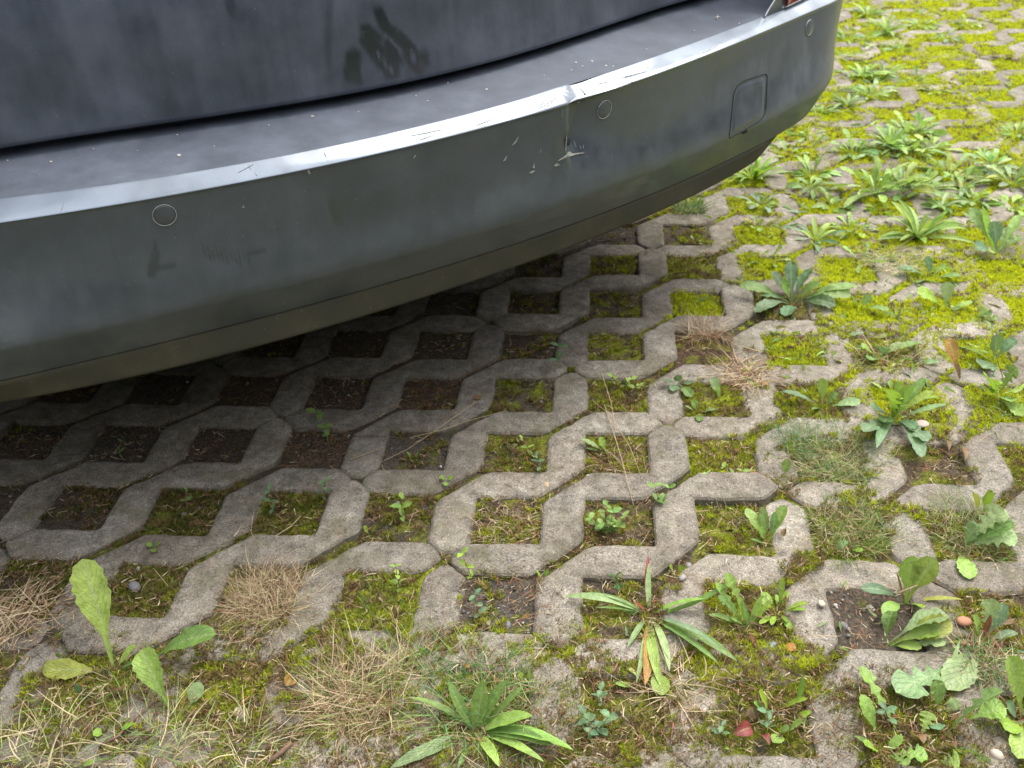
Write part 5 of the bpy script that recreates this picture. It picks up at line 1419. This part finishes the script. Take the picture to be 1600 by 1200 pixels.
# grass
tuft((420, 945), 1500, .046, .050, .00034, [(STRAW, 5), (STRAW2, 3), (RUST, 1.5), (GRY, .5)], 'dead straw-coloured grass tuft on the pavers, left of centre front', up=.55, droop=.35, name='dry_grass_tuft')
tuft((560, 1090), 1300, .065, .060, .00042, [(STRAW, 4), (STRAW2, 2.5), (RUST, 1), (GRY, 1), (GR, 1.2)], 'wide dry grass tuft with some green blades at bottom centre', up=.45, droop=.35, name='dry_grass_tuft')
tuft((650, 1030), 160, .03, .060, .00042, [(STRAW, 2), (GRY, 2), (GR, 2)], 'thin mixed green and straw blades behind the wide dry tuft', up=.7, droop=.25)
tuft((725, 1100), 700, .060, .065, .00050, [(GR, 4), (GR2, 3), (GRY, 1.5), (STRAW, 1)], 'fine green grass tuft at bottom centre, around the broad blades', up=.4, droop=.35)
tuft((820, 1120), 500, .055, .050, .00045, [(GR, 2), (GRY, 3), (STRAW, 2), (RUST, 1)], 'sparse yellowish grass right of the broad bladed clump', up=.4, droop=.3)
tuft((200, 1065), 220, .040, .045, .00040, [(STRAW, 2), (GRY, 2), (GR, 3)], 'tangle of fine grass round the foot of the tall dandelion leaf', up=.4, droop=.4)
tuft((240, 1170), 120, .060, .050, .00045, [(STRAW, 3), (GRY, 2), (GR, 3)], 'loose grass at the bottom left edge below the drooping dandelion', up=.7, droop=.3)
tuft((60, 1180), 110, .050, .060, .00045, [(STRAW, 4), (GRY, 2), (GR, 1)], 'straw coloured blades at the bottom left corner', up=.7, droop=.3)
tuft((20, 960), 160, .035, .050, .00045, [(STRAW, 4), (RUST, 2)], 'flattened straw on the left edge beside the shaded pavers', up=.1, droop=.1, name='dry_grass_tuft')
tuft((370, 1180), 120, .055, .045, .00045, [(STRAW, 3), (GRY, 3), (GR, 2)], 'thin grass over moss at the bottom, left of the wide dry tuft', up=.6, droop=.3)
tuft((1300, 715), 2000, .066, .042, .00040, [(GRY, 5), (GR2, 3), (STRAW, 2)], 'fine pale green grass mat spilling over the pavers at right', up=.55, droop=.4, spreadr=(1.1, 1.1))
tuft((1245, 690), 320, .025, .055, .00038, [(GR2, 4), (GRY, 2)], 'delicate blue green blades on the left side of the fine grass mat', up=.8, droop=.45)
tuft((1335, 825), 1700, .055, .032, .00045, [(GRY, 3), (GR, 5), (STRAW, 2)], 'short square grass mat filling the opening below the fine pale one', up=.6, droop=.3)
tuft((1525, 825), 1500, .055, .034, .00045, [(GRY, 3), (GR, 4), (STRAW, 2.5)], 'short grass mat filling the opening at right, left of pale notched leaves', up=.6, droop=.3)
tuft((1078, 325), 260, .030, .050, .0006, [(GR2, 4), (STRAW, 1.5), (GR, 2)], 'wispy grass by the edge of the bumper shadow', up=.7, droop=.3)
tuft((1100, 520), 200, .034, .045, .0005, [(RUST, 4), (STRAW, 3), (STRAW2, 2)], 'dry reddish stalk tangle in an opening right of centre', up=.45, droop=.3, name='dry_grass_tuft')
tuft((1380, 560), 170, .045, .055, .0005, [(STRAW, 4), (RUST, 1), (GRY, 1)], 'web of dry stalks over the mossy opening at right', up=.3, droop=.3, name='dry_grass_tuft')
tuft((1160, 585), 150, .04, .045, .0005, [(STRAW, 4), (RUST, 2)], 'dry stalks and crumbs scattered on the concrete right of centre', up=.15, droop=.15, name='dry_grass_tuft')
tuft((985, 735), 260, .040, .040, .00042, [(STRAW, 5), (RUST, 3)], 'dry needles and straw in the opening below the tall dry stalks', up=.25, droop=.2, name='dry_grass_tuft')
tuft((790, 820), 300, .042, .035, .00042, [(STRAW, 5), (RUST, 1), (GRY, 2)], 'short straw filling the opening at front centre', up=.35, droop=.3, name='dry_grass_tuft')
tuft((600, 945), 300, .045, .025, .00042, [(GR, 4), (GRY, 2), (STRAW, 1)], 'short green grass over the bright mossy opening, lower middle', up=.8, droop=.3)
tuft((1540, 1040), 320, .035, .035, .00042, [(GR, 2), (GR2, 2), (RUST, 2), (STRAW, 2)], 'small grass tuft beside the grey pebble at right', up=.6, droop=.35)
tuft((1565, 650), 130, .035, .06, .0005, [(GRY, 3), (STRAW, 2), (GR, 2)], 'long thin stalks at the right edge below the bushy lime dandelion', up=.35, droop=.3)
tuft((1390, 410), 200, .05, .04, .0006, [(GRY, 3), (STRAW, 2)], 'thin stalks over the bright moss under the wide tuft', up=.3, droop=.3)
tuft((1165, 825), 90, .04, .045, .0004, [(GRY, 3), (STRAW, 2), (RUST, 1)], 'few thin stalks in the opening of the leafy seedling', up=.4, droop=.3)
tuft((1060, 1070), 60, .04, .05, .0004, [(STRAW, 3), (RUST, 1)], 'few dry stalks under the front leaves of the star rosette', up=.2, droop=.2, name='dry_grass_tuft')
tuft((960, 855), 150, .05, .035, .0004, [(STRAW, 3), (RUST, 2)], 'dry stalks around the bushy seedling', up=.25, droop=.2, name='dry_grass_tuft')

# long dry stalks and twigs laid out one by one
def stalk(pts, rad, mat, label, cat, name, group=None):
    q = [hit(x_, y_, z_) for x_, y_, z_ in pts]
    b = q[0]
    e = tube(name, [Vector(p_ - b) for p_ in q], rad, mat, None, sides=5, taper=True, loc=b)
    tag(e, label, cat, group)
    return e
M_STRAW = mat_simple('straw_stalk', (.42, .32, .18), 0.8, 0, .25, 200)
stalk([(155, 1166, .004), (185, 1150, .006), (205, 1128, .005), (225, 1110, .006), (243, 1092, .007)], .0018, M_TWIG, 'reddish brown twig slanting across the stones at left front', 'twig', 'twig')
stalk([(640, 684, .004), (690, 672, .006), (740, 655, .004), (790, 642, .004)], .0006, M_STRAW, 'thin pale stalk over the joint right of the stony opening', 'stalk', 'dry_stalk')
stalk([(745, 627, .012), (712, 650, .012), (690, 666, .008), (640, 700, .002), (596, 722, .002)], .0007, M_STRAW, 'long dry stalk crossing the stony opening diagonally', 'stalk', 'dry_stalk')
stalk([(545, 682, .004), (590, 681, .006), (625, 684, .006), (655, 692, .004)], .0007, M_TWIG, 'dark arched twig bridging two openings left of the stony one', 'twig', 'twig')
stalk([(548, 718, .003), (570, 710, .004), (600, 698, .004)], .0005, M_STRAW, 'short forked straw on the paver left of the stony opening', 'stalk', 'dry_stalk')
stalk([(944, 632, .002), (960, 680, .012), (975, 730, .012), (990, 790, .004)], .0007, M_STRAW, 'tall dry stalk bending down over the needle-filled opening', 'stalk', 'dry_stalk')
stalk([(940, 582, .04), (955, 630, .03), (962, 670, .018), (950, 700, .002)], .0006, M_STRAW, 'upright dry stalk left of the bending one', 'stalk', 'dry_stalk')
stalk([(925, 625, .01), (955, 650, .016), (985, 700, .014), (1002, 745, .006)], .0006, M_STRAW, 'slanting dry stalk behind the bending one', 'stalk', 'dry_stalk')
stalk([(1052, 428, .004), (1090, 424, .010), (1125, 430, .006)], .0010, M_TWIG, 'dark curved twig on the opening above the bright mossy one', 'twig', 'twig')
stalk([(1162, 543, .003), (1186, 549, .003)], .0018, M_STRAW, 'short thick straw piece on concrete left of the round mossy opening', 'stalk', 'dry_stalk')
stalk([(1245, 1062, .003), (1246, 1100, .003)], .0010, M_TWIG, 'short brown stick upright in the joint below the blue pebble', 'twig', 'twig') if False else None
stalk([(1052, 1130, .003), (1048, 1158, .003)], .0012, M_STEMR, 'short red stick on the stone at the bottom, right of the shiny seedling', 'twig', 'twig')
stalk([(958, 1052, .004), (965, 1036, .006)], .0014, M_STEMR, 'short bright red stem piece left of the star rosette leaves', 'twig', 'twig')
stalk([(906, 980, .003), (925, 1010, .006), (945, 1040, .004)], .0007, M_TWIG, 'thin dark stick left of the star rosette', 'twig', 'twig')
stalk([(1256, 993, .002), (1312, 994, .002)], .0005, M_STRAW, 'thin pale straw lying level on the stone left of the bare soil opening', 'stalk', 'dry_stalk')
stalk([(1570, 600, .002), (1556, 555, .05), (1548, 500, .10), (1525, 462, .13)], .0007, M_STEM, 'tall thin green flower stalk rising near the right edge', 'stalk', 'flower_stalk')
stalk([(1400, 928, .01), (1440, 912, .02), (1468, 880, .036)], .0016, M_STRAW, 'thick yellow stalk leaning beside the broad upright dandelion leaves', 'stalk', 'dry_stalk')
stalk([(1430, 560, .002), (1436, 520, .03), (1434, 505, .035)], .0005, M_STRAW, 'fine pale stalk left of the withered orange leaf', 'stalk', 'dry_stalk')
stalk([(405, 860, .002), (392, 830, .03), (396, 800, .05)], .0005, M_STRAW, 'single straw standing above the dead grass tuft', 'stalk', 'dry_stalk')
stalk([(0, 922, .004), (30, 920, .006), (30, 920, .006)][:2], .0007, M_STRAW, 'short pale straw at the left edge in the brown opening', 'stalk', 'dry_stalk')
stalk([(430, 838, .004), (455, 822, .005), (470, 806, .005)], .0009, M_STRAW, 'pale twig lying in the mossy opening between the paired seedlings', 'twig', 'twig')
stalk([(240, 888, .006), (262, 915, .006)], .0005, M_STRAW, 'thin straw across the mossy opening beside the grey pebble', 'stalk', 'dry_stalk')
stalk([(418, 1192, .005), (440, 1175, .007), (455, 1160, .006)], .0035, M_TWIG, 'thick dark brown stick in the moss at the bottom', 'twig', 'twig')

# pebbles, shell, petals, dead leaves
def pebble(px_, py_, r_, col, label, name='pebble', flat=.6, z=None, cat='pebble', seed=0):
    v, f = rock_verts(400 + seed, 2); rg = np.random.default_rng(seed)
    v = v / np.linalg.norm(v, axis=1)[:, None] * (1 + .12 * vn(v[:, 0] * 2 + seed, v[:, 1] * 2 + v[:, 2], seed))[:, None]
    b = hit(px_, py_); b[2] = (ground_z(b) if z is None else z) + r_ * flat * .5
    me = mesh_np(name, v * np.array([r_ * 1.2, r_ * .9, r_ * flat]), f, np.tile(np.array(col), (len(v), 1)), M_STONE, True)
    o = link(name, me, None, None, b); o.rotation_euler = (rg.normal(0, .15), rg.normal(0, .15), rg.uniform(0, 3))
    tag(o, label, cat)
pebble(1212, 1005, .0100, (.16, .20, .27), 'smooth blue-grey pebble at the front of the fresh green rosette', flat=.4, seed=1)
pebble(210, 916, .0080, (.15, .15, .16), 'round grey pebble in the shaded mossy opening at left', flat=.7, z=-.004, seed=2)
pebble(375, 1110, .0085, (.42, .36, .28), 'pale angular pebble in the moss at bottom left', seed=3)
pebble(988, 1131, .0052, (.14, .14, .15), 'dark round pebble near the bottom, beside the shiny seedling', seed=4)
pebble(792, 970, .0055, (.16, .16, .18), 'dark blue-grey pebble in the gravelly opening', seed=5)
pebble(765, 967, .0050, (.34, .33, .33), 'light grey pebble in the gravelly opening', seed=6)
pebble(1078, 877, .0055, (.22, .21, .20), 'grey pebble on the joint above the star rosette', seed=7)
pebble(1066, 904, .0045, (.26, .24, .24), 'small grey pebble on the paver above the star rosette', seed=8)
pebble(1283, 944, .0048, (.45, .38, .28), 'beige pebble on the stone right of the fresh rosette', seed=9)
pebble(1557, 1182, .0062, (.42, .36, .28), 'round beige pebble on the stone at the bottom right', flat=.8, seed=10)
pebble(1508, 1024, .0080, (.08, .08, .075), 'dark flat pebble on the paver edge left of the small grass tuft', flat=.35, seed=11)
pebble(920, 745, .0040, (.40, .35, .30), 'white pebble on the joint left of the needle-filled opening', seed=12)
pebble(1322, 972, .0060, (.15, .14, .15), 'dark pebble in the bare soil opening', seed=13)
pebble(1363, 945, .0055, (.38, .35, .32), 'pale stone at the back of the bare soil opening', seed=14)
pebble(853, 758, .0050, (.38, .28, .17), 'small tan disc-shaped chip on the paver below centre', flat=.25, seed=15)
pebble(543, 826, .0035, (.60, .56, .50), 'tiny white stone in the joint at left of the front openings', seed=16)
pebble(588, 1048, .003, (.5, .48, .42), 'tiny pale stone on the paver at front left of the dry tuft', seed=17) if False else None
pebble(720, 868, .0032, (.6, .57, .5), 'tiny white grain at the node between four pavers', seed=18)
pebble(1440, 665, .0110, (.36, .29, .24), 'pale curved shell fragment on the paver beside the tall leafy weed', 'shell_fragment', .3, .002, 'shell', 19)
pebble(1505, 975, .0085, (.34, .17, .10), 'rusty brown crumpled bit beside the red-stemmed dandelion', 'dead_leaf', .6, .002, 'leaf', 20)
plant('petal', (1196, 955), 'bright pink petal beside the fresh green rosette', 'petal', [(1178, 962, .008, .011, 'oval', 'pink', .1, .2, .1)])
plant('yellow_leaf', (1222, 1016), 'yellow ochre leaf under the blue-grey pebble', 'leaf', [(1244, 1012, .004, .012, 'long', 'orange', .1)])
for (x_, y_, dx, dy, W, cl, lb) in [
    (1180, 1125, -6, -20, .014, 'brown', 'upright brown dead leaf among the oval bright leaves at the bottom'), (1172, 1140, -24, 8, .016, 'red', 'curled dark red dead leaf, leftmost at the bottom'), (1192, 1150, 10, 14, .014, 'red', 'curled pinkish dead leaf below the dark red one'),
    (458, 1062, -12, 10, .014, 'orange', 'tan dead leaf in the wide dry grass tuft'), (724, 1046, 10, -4, .010, 'orange', 'orange dead leaf flake behind the fine green tuft'), (1480, 1165, 14, 5, .016, 'brown', 'brown dead leaf at the lower right, under the arching leaf'),
    (1425, 1150, 18, 12, .016, 'brown', 'pinkish brown crumpled leaf in front of the lobed dandelion'), (1500, 700, 8, 20, .012, 'brown', 'rust brown curled leaf in the opening right of the tall leafy weed'), (1478, 690, 4, 14, .010, 'brown', 'faded brown curled leaf left of the rust brown one'),
    (1222, 838, 4, -12, .008, 'brown', 'small rust red leaf at the right of the leafy seedling'), (1090, 415, 10, 4, .008, 'brown', 'brown flake at the back of an opening below the bumper'), (1582, 970, -20, 6, .010, 'brown', 'dark brown curled leaf at the right edge'),
    (685, 1030, 12, -4, .008, 'brown', 'rusty leaf flake on the stone behind the dry tuft'), (752, 625, -14, -2, .009, 'brown', 'brown flake on the shaded paver at centre'), (1550, 88, 12, 3, .03, 'brown', 'brown dead leaf on the far paving, left of two'), (1572, 92, 14, 0, .03, 'brown', 'brown dead leaf on the far paving, right of two'),
    (1030, 838, 8, -3, .006, 'brown', 'brown fleck near the bushy seedling') , (1188, 600, 12, 2, .006, 'orange', 'tiny orange leaf on the paver left of the thin dandelion')]:
    plant('dead_leaf', (x_, y_), lb, 'leaf', [(x_ + dx, y_ + dy, .005, W, 'ovate', cl, .3, .5, .5)], zb=.002)
